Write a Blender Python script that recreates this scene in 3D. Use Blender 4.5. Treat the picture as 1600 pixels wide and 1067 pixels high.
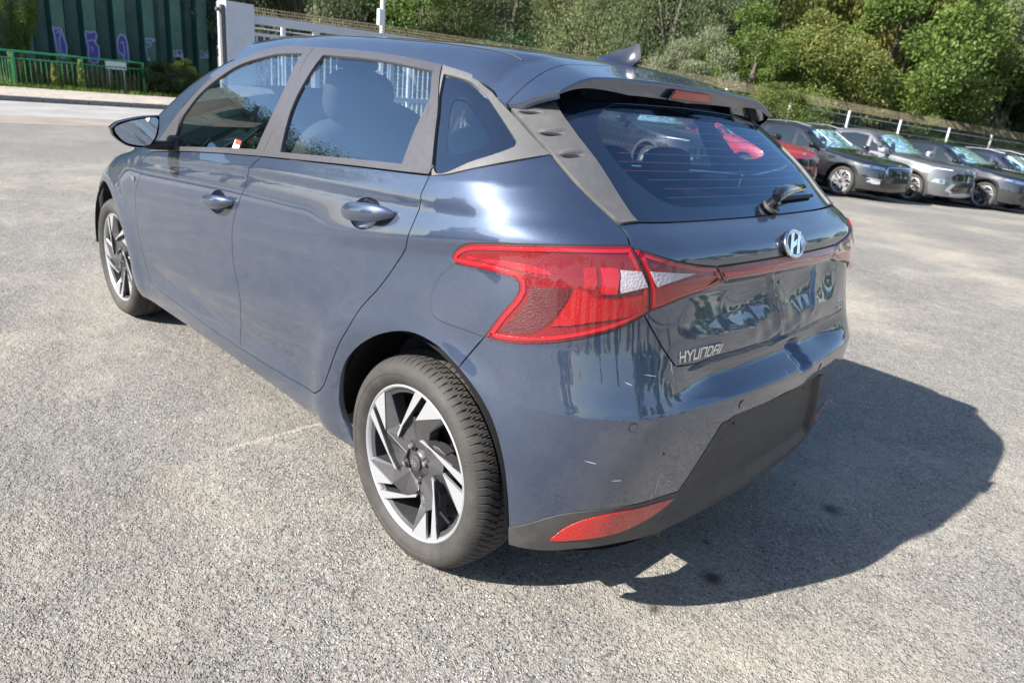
import bpy, bmesh, math, random
import numpy as np
from mathutils import Vector, Matrix, noise
from mathutils.geometry import delaunay_2d_cdt

S = bpy.context.scene
for o in list(bpy.data.objects): bpy.data.objects.remove(o)
random.seed(4); RNG = np.random.default_rng(7)
R = math.radians

# ---------------------------------------------------------------- camera, sky, sun, exposure
cam_d = bpy.data.cameras.new('camera'); cam = bpy.data.objects.new('camera', cam_d)
S.collection.objects.link(cam); S.camera = cam
def aim(loc, az, el, roll):
    f = Vector((math.cos(el)*math.cos(az), math.cos(el)*math.sin(az), math.sin(el)))
    r = f.cross(Vector((0,0,1))).normalized(); u = r.cross(f)
    r2 = math.cos(roll)*r+math.sin(roll)*u; u2 = -math.sin(roll)*r+math.cos(roll)*u
    m = Matrix((r2, u2, -f)).transposed().to_4x4(); m.translation = Vector(loc); return m
cam.matrix_world = aim((-1.3681, 1.8359, 1.3132), -.80235, -.34063, .10171)
cam_d.sensor_width = 36; cam_d.lens = 24.359; cam_d.clip_start = .05; cam_d.clip_end = 900
cam_d.dof.use_dof = True; cam_d.dof.focus_distance = 1.95; cam_d.dof.aperture_fstop = 5.0

SUN = Vector((.44, 1.35, 1.0)).normalized()
world = bpy.data.worlds.new("World"); S.world = world; world.use_nodes = True
wn = world.node_tree; wn.nodes.clear()
sky = wn.nodes.new('ShaderNodeTexSky'); sky.sky_type = 'NISHITA'; sky.sun_disc = False
sky.sun_elevation = math.asin(SUN.z); sky.sun_rotation = math.atan2(SUN.x, SUN.y)
sky.air_density = 1.0; sky.dust_density = .9; sky.ozone_density = 2.2; sky.altitude = 0
bg = wn.nodes.new('ShaderNodeBackground'); bg.inputs['Strength'].default_value = .086
wo = wn.nodes.new('ShaderNodeOutputWorld')
wn.links.new(sky.outputs[0], bg.inputs[0]); wn.links.new(bg.outputs[0], wo.inputs[0])
sun_d = bpy.data.lights.new('sun', 'SUN'); sun_d.energy = 5.0; sun_d.angle = R(.55); sun_d.color = (1, .95, .87)
sun = bpy.data.objects.new('sun', sun_d); S.collection.objects.link(sun)
sun.rotation_euler = SUN.to_track_quat('Z', 'Y').to_euler()
S.view_settings.view_transform = 'Standard'; S.view_settings.look = 'None'
S.view_settings.exposure = 1.32; S.view_settings.gamma = 1; S.view_settings.use_curve_mapping = False
S.cycles.max_bounces = 8; S.cycles.transparent_max_bounces = 16; S.cycles.glossy_bounces = 5
S.cycles.sample_clamp_indirect = 6; S.cycles.caustics_reflective = False; S.cycles.caustics_refractive = False

# ---------------------------------------------------------------- node materials
def mat(name, col, rough=.5, metal=0., coat=0., spec=.5, coatr=.03):
    m = bpy.data.materials.new(name); m.use_nodes = True
    b = m.node_tree.nodes['Principled BSDF']
    b.inputs['Base Color'].default_value = (*col, 1); b.inputs['Roughness'].default_value = rough
    b.inputs['Metallic'].default_value = metal; b.inputs['Coat Weight'].default_value = coat
    b.inputs['Coat Roughness'].default_value = coatr; b.inputs['Specular IOR Level'].default_value = spec
    return m
def nd(m, t, **kw):
    n = m.node_tree.nodes.new(t)
    for k, v in kw.items(): setattr(n, k, v)
    return n
def ln(m, a, b): m.node_tree.links.new(a, b)
def tc(m, scale=1., kind='Object'):
    t = nd(m, 'ShaderNodeTexCoord'); mp = nd(m, 'ShaderNodeMapping')
    mp.inputs['Scale'].default_value = (scale,)*3 if not hasattr(scale, '__len__') else scale
    ln(m, t.outputs[kind], mp.inputs[0]); return mp.outputs[0]
def noise_n(m, vec, scale, detail=4, rough=.5):
    n = nd(m, 'ShaderNodeTexNoise'); n.inputs['Scale'].default_value = scale
    n.inputs['Detail'].default_value = detail; n.inputs['Roughness'].default_value = rough
    ln(m, vec, n.inputs['Vector']); return n.outputs['Fac']
def ramp(m, fac, stops):
    r = nd(m, 'ShaderNodeValToRGB'); e = r.color_ramp.elements
    while len(e) < len(stops): e.new(.5)
    for i, (p, c) in enumerate(stops):
        e[i].position = p; e[i].color = (*c, 1) if len(c) == 3 else c
    ln(m, fac, r.inputs[0]); return r.outputs[0]
def mixc(m, fac, a, b, mode='MIX'):
    n = nd(m, 'ShaderNodeMix', data_type='RGBA', blend_type=mode)
    for s, v in ((n.inputs[0], fac), (n.inputs[6], a), (n.inputs[7], b)):
        if hasattr(v, 'links') or isinstance(v, bpy.types.NodeSocket): ln(m, v, s)
        elif hasattr(v, '__len__'): s.default_value = (*v, 1)
        else: s.default_value = v
    return n.outputs[2]
def mathn(m, op, a, b=None, c=None, clamp=False):
    n = nd(m, 'ShaderNodeMath', operation=op, use_clamp=clamp)
    for s, v in zip(n.inputs, (a, b, c)):
        if v is None: continue
        if isinstance(v, bpy.types.NodeSocket): ln(m, v, s)
        else: s.default_value = v
    return n.outputs[0]
def bump(m, h, strength, dist, prev=None):
    b = nd(m, 'ShaderNodeBump'); b.inputs['Strength'].default_value = strength; b.inputs['Distance'].default_value = dist
    ln(m, h, b.inputs['Height'])
    if prev is not None: ln(m, prev, b.inputs['Normal'])
    return b.outputs[0]
def P(m): return m.node_tree.nodes['Principled BSDF']
def varied(name, col, rough, scale, amount=.25, metal=0, coat=0, bmp=0, bscale=None, spec=.5):
    m = mat(name, col, rough, metal, coat, spec)
    v = tc(m); n = noise_n(m, v, scale, 5, .6)
    d = tuple(c*(1-amount) for c in col); u = tuple(min(1, c*(1+amount)) for c in col)
    ln(m, ramp(m, n, [(.3, d), (.7, u)]), P(m).inputs['Base Color'])
    if bmp:
        ln(m, bump(m, noise_n(m, v, bscale or scale*4, 3), bmp, .002), P(m).inputs['Normal'])
    return m
def paint(name, col, metal=.6, dust=.0):
    m = mat(name, col, .46, metal, 1.0, .5, .008); P(m).inputs['Coat IOR'].default_value = 2.0
    v = tc(m)
    fl = nd(m, 'ShaderNodeTexVoronoi'); fl.inputs['Scale'].default_value = 1400; ln(m, v, fl.inputs['Vector'])
    c = mixc(m, .35, col, fl.outputs['Color'], 'OVERLAY')
    if dust:
        sp = noise_n(m, v, 240, 2, .5); big = noise_n(m, v, 3.0, 4, .6)
        k = mathn(m, 'MULTIPLY', ramp(m, sp, [(.66, (0,)*3), (.74, (1,)*3)]), ramp(m, big, [(.42, (0,)*3), (.7, (1,)*3)]))
        c = mixc(m, mathn(m, 'MULTIPLY', k, dust), c, (.42, .40, .37))
        film = noise_n(m, v, 9, 6, .65)
        ln(m, ramp(m, film, [(.35, (.003,)*3), (.75, (.014,)*3)]), P(m).inputs['Coat Roughness'])
        c = mixc(m, mathn(m, 'MULTIPLY', ramp(m, film, [(.4, (0,)*3), (.9, (1,)*3)]), .05), c, (.5, .48, .44))
    ln(m, c, P(m).inputs['Base Color'])
    return m
def glass(name, tint=(.80, .88, .88), refl=(1.,1.,1.), ior=1.6, under=None):
    m = bpy.data.materials.new(name); m.use_nodes = True; nt = m.node_tree; nt.nodes.clear()
    o = nt.nodes.new('ShaderNodeOutputMaterial'); mx = nt.nodes.new('ShaderNodeMixShader')
    t = nt.nodes.new('ShaderNodeBsdfTransparent'); t.inputs[0].default_value = (*tint, 1)
    g = nt.nodes.new('ShaderNodeBsdfGlossy'); g.inputs['Roughness'].default_value = .004
    g.inputs[0].default_value = (*refl, 1)
    # same reflection curve from outside and from inside the pane
    f0 = ((ior-1)/(ior+1))**2; ge = nt.nodes.new('ShaderNodeNewGeometry'); dt = nt.nodes.new('ShaderNodeVectorMath'); dt.operation = 'DOT_PRODUCT'
    nt.links.new(ge.outputs['Normal'], dt.inputs[0]); nt.links.new(ge.outputs['Incoming'], dt.inputs[1])
    def mth(op, x, y):
        n_ = nt.nodes.new('ShaderNodeMath'); n_.operation = op
        for i_, q_ in enumerate((x, y)):
            if q_ is None: continue
            if isinstance(q_, bpy.types.NodeSocket): nt.links.new(q_, n_.inputs[i_])
            else: n_.inputs[i_].default_value = q_
        return n_.outputs[0]
    fo_ = mth('ADD', mth('MULTIPLY', mth('POWER', mth('SUBTRACT', 1., mth('ABSOLUTE', dt.outputs['Value'], None)), 5.), 1-f0), f0)
    if under: t = nt.nodes.new('ShaderNodeBsdfDiffuse'); t.inputs[0].default_value = (*under, 1)
    nt.links.new(fo_, mx.inputs[0]); nt.links.new(t.outputs[0], mx.inputs[1]); nt.links.new(g.outputs[0], mx.inputs[2])
    nt.links.new(mx.outputs[0], o.inputs[0]); return m

M = {}
M['paint'] = paint('blue_grey_metallic_paint', (.034,.054,.104), .60, .30)
M['trim'] = varied('satin_grey_trim', (.080,.076,.082), .36, 60, .10, .25, .25, .15, 900)
M['fin'] = varied('grained_grey_plastic', (.118,.116,.115), .38, 40, .10, .1, .15, .5, 1100)
M['plastic'] = varied('dark_grey_bumper_plastic', (.055, .053, .052), .48, 25, .22, 0, 0, .35, 1300)
M['black'] = mat('matt_black_plastic', (.012, .012, .013), .6)
M['gloss_black'] = mat('gloss_black', (.008, .008, .009), .12, 0, .8)
M['frit'] = glass('black_printed_glass_edge', (0,0,0), (.66,.82,1.), 2.8, (.006,.007,.010))
M['glass'] = glass('window_glass', (.92,.98,.98), (.76,.90,1.), 3.4)
M['glass_dark'] = glass('rear_glass', (.93,.98,1.), (.55,.77,1.), 2.3)
M['chrome'] = mat('chrome', (.80, .81, .83), .10, 1.0)
M['alu'] = varied('machined_wheel_face', (.50, .51, .54), .30, 200, .05, .6)
M['rim_dark'] = varied('grey_wheel_paint', (.085, .083, .088), .36, 90, .12, .5, .4)
M['cloth'] = varied('dark_seat_cloth', (.03, .03, .034), .85, 120, .3)
M['cabin'] = varied('dark_cabin_plastic', (.022, .022, .024), .55, 60, .2)
M['headliner'] = varied('light_roof_lining', (.42, .42, .41), .9, 80, .06)
M['mirror'] = mat('mirror_glass', (.62, .68, .76), .01, 1.0)
M['disc'] = varied('brake_disc_steel', (.35, .34, .33), .35, 150, .2, 1.0)
M['copper'] = mat('caliper_bracket_steel', (.45, .24, .12), .5, .8)
M['white'] = mat('white_label', (.8, .8, .8), .4)
M['red_label'] = mat('red_label', (.75, .06, .03), .4)
M['under'] = varied('dusty_underbody', (.03, .028, .026), .9, 20, .4)

def lamp_mat(name, col, rough=.22, bs=260, bd=.35, emis=0):
    m = mat(name, col, rough, .0, 1.0, .6)
    v = tc(m); b = nd(m, 'ShaderNodeTexVoronoi'); b.inputs['Scale'].default_value = bs; ln(m, v, b.inputs['Vector'])
    ln(m, bump(m, b.outputs['Distance'], bd, .002), P(m).inputs['Normal'])
    return m
M['lamp_deep'] = lamp_mat('deep_red_reflector', (.19,.003,.009))
M['lamp_red'] = lamp_mat('red_lamp_body', (.34,.004,.008), .25, 180)
M['lamp_bright'] = lamp_mat('bright_red_light_guide', (.48,.008,.020), .2, 90, .1)
M['lamp_smoke'] = lamp_mat('smoked_lamp_chamber', (.075,.006,.010), .42, 330, .5)
M['lamp_white'] = lamp_mat('clear_lamp_ribs', (.50,.51,.55), .14, 160, .5)
M['lens'] = glass('red_lamp_lens', (1.,.93,.93), (1.,1.,1.), 1.36)
M['reflector'] = lamp_mat('red_reflector', (.52,.008,.007), .2, 420, .7)
M['tyre'] = None
def tyre_mat():
    m = mat('dusty_tyre_rubber', (.035, .033, .031), .72)
    v = tc(m); n = noise_n(m, v, 14, 6, .7)
    ln(m, ramp(m, n, [(.3, (.024, .023, .022)), (.55, (.040, .037, .034)), (.8, (.066, .060, .053))]), P(m).inputs['Base Color'])
    ln(m, bump(m, noise_n(m, v, 500, 2), .25, .001), P(m).inputs['Normal'])
    return m
M['tyre'] = tyre_mat()

# ---------------------------------------------------------------- object helpers
COL = S.collection
def link(name, me, parent=None, m=None):
    o = bpy.data.objects.new(name, me); COL.objects.link(o)
    if parent is not None: o.parent = parent
    if m is not None and me is not None and not me.materials: me.materials.append(m)
    return o
def empty(name, loc=(0,0,0), rz=0):
    o = bpy.data.objects.new(name, None); COL.objects.link(o); o.location = loc; o.rotation_euler = (0,0,rz)
    o.empty_display_size = .3; return o
def tag(o, label=None, cat=None, group=None, kind=None):
    if label: o['label'] = label
    if cat: o['category'] = cat
    if group: o['group'] = group
    if kind: o['kind'] = kind
    return o
def mesh_np(name, v, f, mats=None, smooth=False, normals=None, fm=None):
    me = bpy.data.meshes.new(name)
    me.from_pydata([tuple(map(float, p)) for p in v], [], [tuple(map(int, q)) for q in f])
    for m in (mats or []): me.materials.append(m)
    if fm is not None: me.polygons.foreach_set('material_index', np.asarray(fm, dtype=np.int32))
    if smooth or normals is not None: me.polygons.foreach_set('use_smooth', [True]*len(me.polygons))
    me.update()
    if normals is not None: me.normals_split_custom_set_from_vertices([tuple(map(float, n)) for n in normals])
    return me
class MB:
    """collects simple solids and links them as one mesh"""
    def __init__(s): s.v = []; s.f = []; s.m = []
    def add(s, v, f, mi=0):
        b = len(s.v); s.v += [tuple(p) for p in v]; s.f += [tuple(b+i for i in q) for q in f]; s.m += [mi]*len(f)
    def box(s, c, d, rz=0, mi=0, rot=None):
        v = []
        for z in (-1,1):
            for x, y in ((-1,-1),(1,-1),(1,1),(-1,1)): v.append(Vector((x*d[0]/2, y*d[1]/2, z*d[2]/2)))
        mt = rot if rot is not None else Matrix.Rotation(rz, 3, 'Z')
        v = [mt@p+Vector(c) for p in v]
        s.add(v, [(3,2,1,0),(4,5,6,7),(0,1,5,4),(1,2,6,5),(2,3,7,6),(3,0,4,7)], mi)
    def tube(s, pts, rad, n=8, mi=0, cap=True, up=Vector((0,0,1))):
        pts = [Vector(p) for p in pts]; rad = rad if hasattr(rad, '__len__') else [rad]*len(pts)
        v = []; f = []
        for i, p in enumerate(pts):
            t = (pts[min(i+1, len(pts)-1)]-pts[max(i-1, 0)]).normalized()
            a = t.cross(up if abs(t.dot(up)) < .95 else Vector((1,0,0))).normalized(); b = t.cross(a)
            for k in range(n):
                w = 2*math.pi*k/n; v.append(p+rad[i]*(math.cos(w)*a+math.sin(w)*b))
        for i in range(len(pts)-1):
            for k in range(n):
                k2 = (k+1) % n; f.append((i*n+k, i*n+k2, (i+1)*n+k2, (i+1)*n+k))
        if cap: f.append(tuple(range(n))[::-1]); f.append(tuple((len(pts)-1)*n+k for k in range(n)))
        s.add(v, f, mi)
    def prism(s, poly, fn, d0, d1, mi=0):
        """poly: 2D outline; fn(a, b, d) -> 3D point; from depth d0 to d1"""
        n = len(poly); v = [fn(a, b, d0) for a, b in poly]+[fn(a, b, d1) for a, b in poly]
        s.add(v, [tuple(range(n))[::-1], tuple(range(n, 2*n))]+[(i, (i+1) % n, n+(i+1) % n, n+i) for i in range(n)], mi)
    def build(s, name, mats, parent=None, smooth=False, bevel=0, seg=2, fixn=True):
        me = bpy.data.meshes.new(name); me.from_pydata([tuple(p) for p in s.v], [], s.f)
        for m in (mats if isinstance(mats, (list, tuple)) else [mats]): me.materials.append(m)
        me.polygons.foreach_set('material_index', s.m)
        if fixn or bevel:
            bm = bmesh.new(); bm.from_mesh(me)
            if bevel:
                bmesh.ops.bevel(bm, geom=bm.edges[:], offset=bevel, segments=seg, profile=.7, affect='EDGES', clamp_overlap=True)
            bmesh.ops.recalc_face_normals(bm, faces=bm.faces[:]); bm.to_mesh(me); bm.free()
        if smooth:
            me.polygons.foreach_set('use_smooth', [True]*len(me.polygons))
            me.set_sharp_from_angle(angle=R(38))
        return link(name, me, parent)
def superbox(c, d, n=4, seg=14, e=None, rot=None, taper=None):
    """rounded block: superellipsoid sampled on a cube sphere; returns verts, faces"""
    v = {}; V = []; F = []
    def add(p):
        k = tuple(round(q, 5) for q in p)
        if k not in v: v[k] = len(V); V.append(p)
        return v[k]
    for ax in range(3):
        for sg in (-1, 1):
            idx = []
            for i in range(seg+1):
                row = []
                for j in range(seg+1):
                    a, b = 2*i/seg-1, 2*j/seg-1
                    q = [0,0,0]; q[ax] = sg; q[(ax+1) % 3] = a; q[(ax+2) % 3] = b*sg
                    row.append(add(tuple(q)))
                idx.append(row)
            for i in range(seg):
                for j in range(seg): F.append((idx[i][j], idx[i+1][j], idx[i+1][j+1], idx[i][j+1]))
    out = []
    for p in V:
        r = (abs(p[0])**n+abs(p[1])**n+abs(p[2])**n)**(1/n)
        q = Vector((p[0]/r*d[0]/2, p[1]/r*d[1]/2, p[2]/r*d[2]/2))
        if taper: q = taper(q)
        if rot is not None: q = rot@q
        out.append(q+Vector(c))
    return out, F

# 2D outlines ------------------------------------------------------
def smooth_line(pts, step=.02, closed=False):
    """Catmull-Rom through the points, resampled"""
    p = np.asarray(pts, float); n = len(p)
    if closed: q = np.vstack([p[-1], p, p[0], p[1]]); segs = n
    else: q = np.vstack([2*p[0]-p[1], p, 2*p[-1]-p[-2]]); segs = n-1
    out = []
    for i in range(segs):
        a, b, c, d = q[i], q[i+1], q[i+2], q[i+3]
        k = max(1, int(math.ceil(np.linalg.norm(c-b)/step)))
        # centripetal-like damping keeps corners between short and long spans from overshooting
        lb = np.linalg.norm(c-b)+1e-9; m1 = (c-a)*lb/(np.linalg.norm(b-a)+lb); m2 = (d-b)*lb/(np.linalg.norm(d-c)+lb)
        for t in np.arange(k)/k:
            h = ((2*t**3-3*t**2+1)*b+(t**3-2*t**2+t)*m1+(-2*t**3+3*t**2)*c+(t**3-t**2)*m2); out.append(h)
    if not closed: out.append(p[-1])
    return np.array(out)
def cat(*segs, step=.02, sm=True):
    out = []
    for s_ in segs:
        s_ = np.asarray(s_, float)
        s_ = smooth_line(s_, step) if (sm and len(s_) > 2) else dens(s_, step)
        if out and np.linalg.norm(out[-1]-s_[0]) < 1e-4: s_ = s_[1:]
        out += list(s_)
    if np.linalg.norm(out[0]-out[-1]) < 1e-4: out = out[:-1]
    return np.array(out)
def dens(p, step):
    out = []
    for a, b in zip(p[:-1], p[1:]):
        k = max(1, int(math.ceil(np.linalg.norm(b-a)/step)))
        out += [a+(b-a)*t for t in np.arange(k)/k]
    out.append(p[-1]); return np.array(out)
def closed(p, step=.02, sm=False):
    p = np.asarray(p, float)
    if sm: return smooth_line(p, step, True)
    return dens(np.vstack([p, p[:1]]), step)[:-1]
def area(p): return .5*np.sum(p[:,0]*np.roll(p[:,1],-1)-np.roll(p[:,0],-1)*p[:,1])
def inset2(p, d):
    if area(p) < 0: p = p[::-1]
    if d == 0: return p
    t = np.roll(p,-1,0)-p; t /= np.linalg.norm(t,axis=1,keepdims=True)+1e-12
    nrm = np.stack([-t[:,1], t[:,0]],1); m = nrm+np.roll(nrm,1,0)
    m /= np.maximum(np.linalg.norm(m,axis=1,keepdims=True),.3)
    return p+m*d
def inside(p, q):
    """points q inside polygon p"""
    x, y = q[:,0], q[:,1]; r = np.zeros(len(q), bool)
    a = p; b = np.roll(p,-1,0)
    for (x1,y1),(x2,y2) in zip(a, b):
        if y1 == y2: continue
        c = ((y1 > y) != (y2 > y)) & (x < (x2-x1)*(y-y1)/(y2-y1)+x1); r ^= c
    return r
def near(p, q, d):
    r = np.zeros(len(q), bool)
    for i in range(0, len(p), 64):
        r |= (((q[:,None,:]-p[None,i:i+64,:])**2).sum(-1) < d*d).any(1)
    return r
def fill(outline, holes, gu, gv):
    k_ = gv/gu; sc_ = np.array([k_, 1.]); outline = outline*sc_; holes = [h*sc_ for h in holes]; gu = gv; g = gv
    lo, hi = outline.min(0), outline.max(0)
    U, V = np.meshgrid(np.arange(lo[0]+gu/2, hi[0], gu), np.arange(lo[1]+gv/2, hi[1], gv)); V = V.copy(); V[:, ::2] += gv*.5
    q = np.stack([U.ravel(), V.ravel()],1)
    if len(q):
        k = inside(outline, q)
        for h in holes: k &= ~inside(h, q)
        q = q[k]
    if len(q):
        k = ~near(outline, q, g*.45)
        for h in holes: k &= ~near(h, q, g*.45)
        q = q[k]
    pts = [outline]+list(holes); edges = []; b = 0
    for p in pts:
        n = len(p); edges += [(b+i, b+(i+1) % n) for i in range(n)]; b += n
    allp = np.vstack(pts+[q]) if len(q) else np.vstack(pts)
    for tr_ in range(4):
        vo, eo, fo, *_ = delaunay_2d_cdt([Vector(p) for p in allp], edges, [], 0, 1e-7)
        vo = np.array([tuple(p) for p in vo]); fo = np.array([f for f in fo if len(f) == 3], dtype=int)
        if len(fo): break
        allp = allp+RNG.normal(0, 2e-5, allp.shape)
    c = vo[fo].mean(1); k = inside(outline, c)
    for h in holes: k &= ~inside(h, c)
    fo = fo[k]
    ar = (vo[fo[:,1]]-vo[fo[:,0]]); br = (vo[fo[:,2]]-vo[fo[:,0]])
    cr = ar[:,0]*br[:,1]-ar[:,1]*br[:,0]; fo = fo[np.abs(cr) > 1e-10]; cr = cr[np.abs(cr) > 1e-10]
    fo[cr < 0] = fo[cr < 0][:, ::-1]
    used, inv = np.unique(fo, return_inverse=True)
    return vo[used]/sc_, inv.reshape(-1,3)

# ---------------------------------------------------------------- car body surface
def cubic(xs, ys):
    """monotone cubic interpolation through (xs, ys), vectorised"""
    xs = np.asarray(xs, float); ys = np.asarray(ys, float)
    h = np.diff(xs); d = np.diff(ys)/h
    m = np.empty_like(ys); m[0] = d[0]; m[-1] = d[-1]
    for i in range(1, len(xs)-1):
        if d[i-1]*d[i] <= 0: m[i] = 0
        else:
            w1 = 2*h[i]+h[i-1]; w2 = h[i]+2*h[i-1]
            m[i] = (w1+w2)/(w1/d[i-1]+w2/d[i])
    def f(x):
        x = np.asarray(x, float)
        i = np.clip(np.searchsorted(xs, x)-1, 0, len(xs)-2)
        t = (x-xs[i])/h[i]
        v = ((1+2*t)*(1-t)**2)*ys[i]+t*(1-t)**2*h[i]*m[i]+t*t*(3-2*t)*ys[i+1]+t*t*(t-1)*h[i]*m[i+1]
        v = np.where(x < xs[0], ys[0]+m[0]*(x-xs[0]), v)
        return np.where(x > xs[-1], ys[-1]+m[-1]*(x-xs[-1]), v)
    return f
def sstep(a, b, x):
    t = np.clip((x-a)/(b-a), 0, 1); return t*t*(3-2*t)
def smax(a, b, k):
    h = np.maximum(k-np.abs(a-b), 0)/k
    return np.maximum(a, b)+h*h*k*0.25

class HeroBody:
    """outer skin of the parked hatchback: x forward, y to its left, z up, rear axle at x = 0"""
    XR0, RR, XF0, RF = 0.10, 0.80, 2.40, 0.80
    dented = False
    def __init__(s):
        s.belt = cubic([-.7,-.37,0,.93,1.73,2.1,2.6,3.2],[1.16,1.135,1.10,1.04,.965,.93,.86,.74])
        s.roof = cubic([-.5,-.25,-.04,.08,.19,.38,.85,1.03,1.2,1.46,1.72,2.02,2.3],[1.10,1.20,1.30,1.357,1.371,1.386,1.400,1.398,1.379,1.326,1.250,1.124,.99])
        s.low = cubic([.13,.17,.21,.255,.30,.36,.43,.60,.75,.84,.88,.92,.955,.974,.992,1.04],
                      [.690,.735,.768,.788,.800,.808,.813,.820,.8185,.8135,.8095,.804,.7982,.7942,.7937,.7805])
        zs = [.14,.22,.27,.34,.42,.50,.575,.60,.640,.655,.664,.680,.70,.727,.76,.80,.86,.90,.925,.945,.975,1.0,1.02,1.045,1.069,1.19,1.317,1.42]
        s.xrc = cubic(zs,[-.52,-.598,-.620,-.636,-.650,-.660,-.667,-.669,-.671,-.6705,-.660,-.630,-.606,-.603,-.621,-.627,-.609,-.597,-.591,-.597,-.594,-.591,-.582,-.552,-.510,-.366,-.202,-.06])
        s.xrs = cubic(zs,[-.52,-.598,-.620,-.636,-.650,-.660,-.667,-.669,-.671,-.6705,-.667,-.661,-.653,-.643,-.633,-.622,-.610,-.604,-.601,-.599,-.594,-.591,-.582,-.552,-.510,-.366,-.202,-.06])
        s.xr = s.xrc
        s.xf = cubic([.13,.2,.3,.5,.62,.72,.80,.9,1.0,1.124,1.25,1.33,1.42,1.5],[3.26,3.36,3.40,3.41,3.38,3.28,3.12,2.72,2.46,2.22,1.95,1.72,1.42,1.1])
        s.zt = cubic([-.5,-.25,-.1,0,.15,.5,.9,1.2,1.45,1.8],[1.30,1.372,1.404,1.426,1.444,1.458,1.464,1.458,1.44,1.41])
    def Y(s, x, z):
        zb = s.belt(x)
        lo = s.low(z*1.04/zb)
        t = (z-zb)/(s.roof(np.clip(x,.0,1.1))-zb)
        hi = .7805-.1535*t-.045*t*t
        hi = hi+.0
        y = np.where(z < zb, lo, hi)
        # plan taper
        y = y-.10*np.clip((x-2.0)/1.1,0,2)**2.2-.22*np.clip(-.05-x,0,1)**1.7
        # wheel arch flares
        for cx in (0.0, 2.58):
            r = np.hypot(x-cx, z-.312)
            fl = sstep(.52,.42,r)*sstep(.30,.40,r)*sstep(.80,.66,z)
            y = y+.010*fl
            y = y+.010*np.exp(-((r-.43)/.10)**2)*sstep(.15,.3,z)*(.9 if cx>1 else 1.0)
        # shoulder above the rear lamp: skin steps in below the crease
        zc = .958+(.025-x)*.172
        y = y+.010*sstep(.55,.1,x)*np.exp(-((z-zc)/.05)**2)*np.where(z>zc,1,.0)
        y = y+.010*sstep(.55,.1,x)*np.exp(-((z-zc)/.030)**2)*np.where(z>zc,0,1.)
        # door crease under the belt, body side hollow above the sill
        y = y-.010*np.exp(-((z-.40)/.05)**2)*sstep(.35,.6,x)*sstep(2.1,1.8,x)
        return y
    def X(s, y, z):
        w = sstep(.28,.56,y)
        x = s.xrc(z)*(1-w)+s.xrs(z)*w+.14*y*y
        # plate recess in the lower bumper
        ye = .305+(.586-z)*.66
        x = x+.020*sstep(ye-.022, ye-.046, y)*sstep(.600,.586,z)*sstep(.30,.36,z)
        return x
    def dent(s, y, z):
        """damage in the tailgate skin (not symmetrical)"""
        g = lambda cy, cz, sy, sz: np.exp(-((y-cy)/sy)**2-((z-cz)/sz)**2)
        d = .013*g(.185,.865,.10,.055)+.013*g(-.10,.862,.10,.062)+.010*g(-.30,.87,.07,.06)+.006*g(.05,.80,.16,.030)
        rid = lambda y0, k, w, z0, z1: np.exp(-(((y-y0)-k*(z-.86))/w)**2)*sstep(z0-.02,z0+.02,z)*sstep(z1+.02,z1-.02,z)
        d = d-.010*rid(.055,.35,.011,.80,.93)-.008*rid(-.205,-.3,.013,.80,.92)+.006*rid(.035,.5,.008,.80,.90)
        d = d+.005*np.sin(y*46+z*20)*g(-.02,.785,.17,.022)+.0022*np.sin(y*95-z*60)*g(.0,.80,.14,.04)
        d = d+.026*np.clip(1-np.abs(y+.118+.4*(z-.66))/.045,0,1)*sstep(.640,.655,z)*sstep(.722,.700,z)
        return d
    def F(s, x, y, z):
        yy = y; y = np.abs(y)
        a = y-s.Y(x, z)
        b = s.X(y, z)-x
        if s.dented: b = b+s.dent(yy, z)
        k = np.interp(z,[.2,.55,.8,1.0,1.15,1.4],[.22,.22,.26,.28,.26,.22])
        f = smax(a, b, k)
        c = x-(s.xf(z)-.30*y*y-.35*y**4)
        f = smax(f, c, .35 if not np.ndim(z) else np.where(z>.95,.12,.35))
        return smax(f, z-s.T(x, y), .10)
    def T(s, x, y):
        return s.zt(x)-.065*y*y-.12*np.clip(y-.3,0,1)**2
    def G(s, x, y, z):
        y = np.abs(y)
        return smax(y-s.Y(x, z), z-s.T(x, y), .10)
    def dirs(s, u):
        u = np.asarray(u, float)
        fr = np.clip(s.XR0-u,0,None)/s.RR; ff = np.clip(u-s.XF0,0,None)/s.RF
        ang = ff-fr
        return np.clip(u,s.XR0,s.XF0), np.sin(ang), np.cos(ang)
    def P(s, u, z):
        x0, dx, dy = s.dirs(u); z = np.asarray(z, float)
        lo = np.full(np.shape(x0), .15); hi = np.full(np.shape(x0), 1.5)
        for _ in range(34):
            m = .5*(lo+hi); ins = s.F(x0+m*dx, m*dy, z) < 0
            lo = np.where(ins, m, lo); hi = np.where(ins, hi, m)
        m = .5*(lo+hi)
        return np.stack([x0+m*dx, m*dy, z], -1)
    def N(s, p, e=.0015):
        x, y, z = p[...,0], np.maximum(p[...,1],0), p[...,2]
        g = np.stack([s.F(x+e,y,z)-s.F(x-e,y,z), s.F(x,y+e,z)-s.F(x,np.maximum(y-e,-y+e)*0+(y-e),z), s.F(x,y,z+e)-s.F(x,y,z-e)], -1)
        g[...,1] = np.where(y < 1e-4, 0, g[...,1])
        return g/np.linalg.norm(g, axis=-1, keepdims=True)
    def U(s, x, y):
        if x >= s.XR0 and x <= s.XF0: return x
        if x < s.XR0: return s.XR0-math.atan2(s.XR0-x, y)*s.RR
        return s.XF0+math.atan2(x-s.XF0, y)*s.RF

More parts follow.
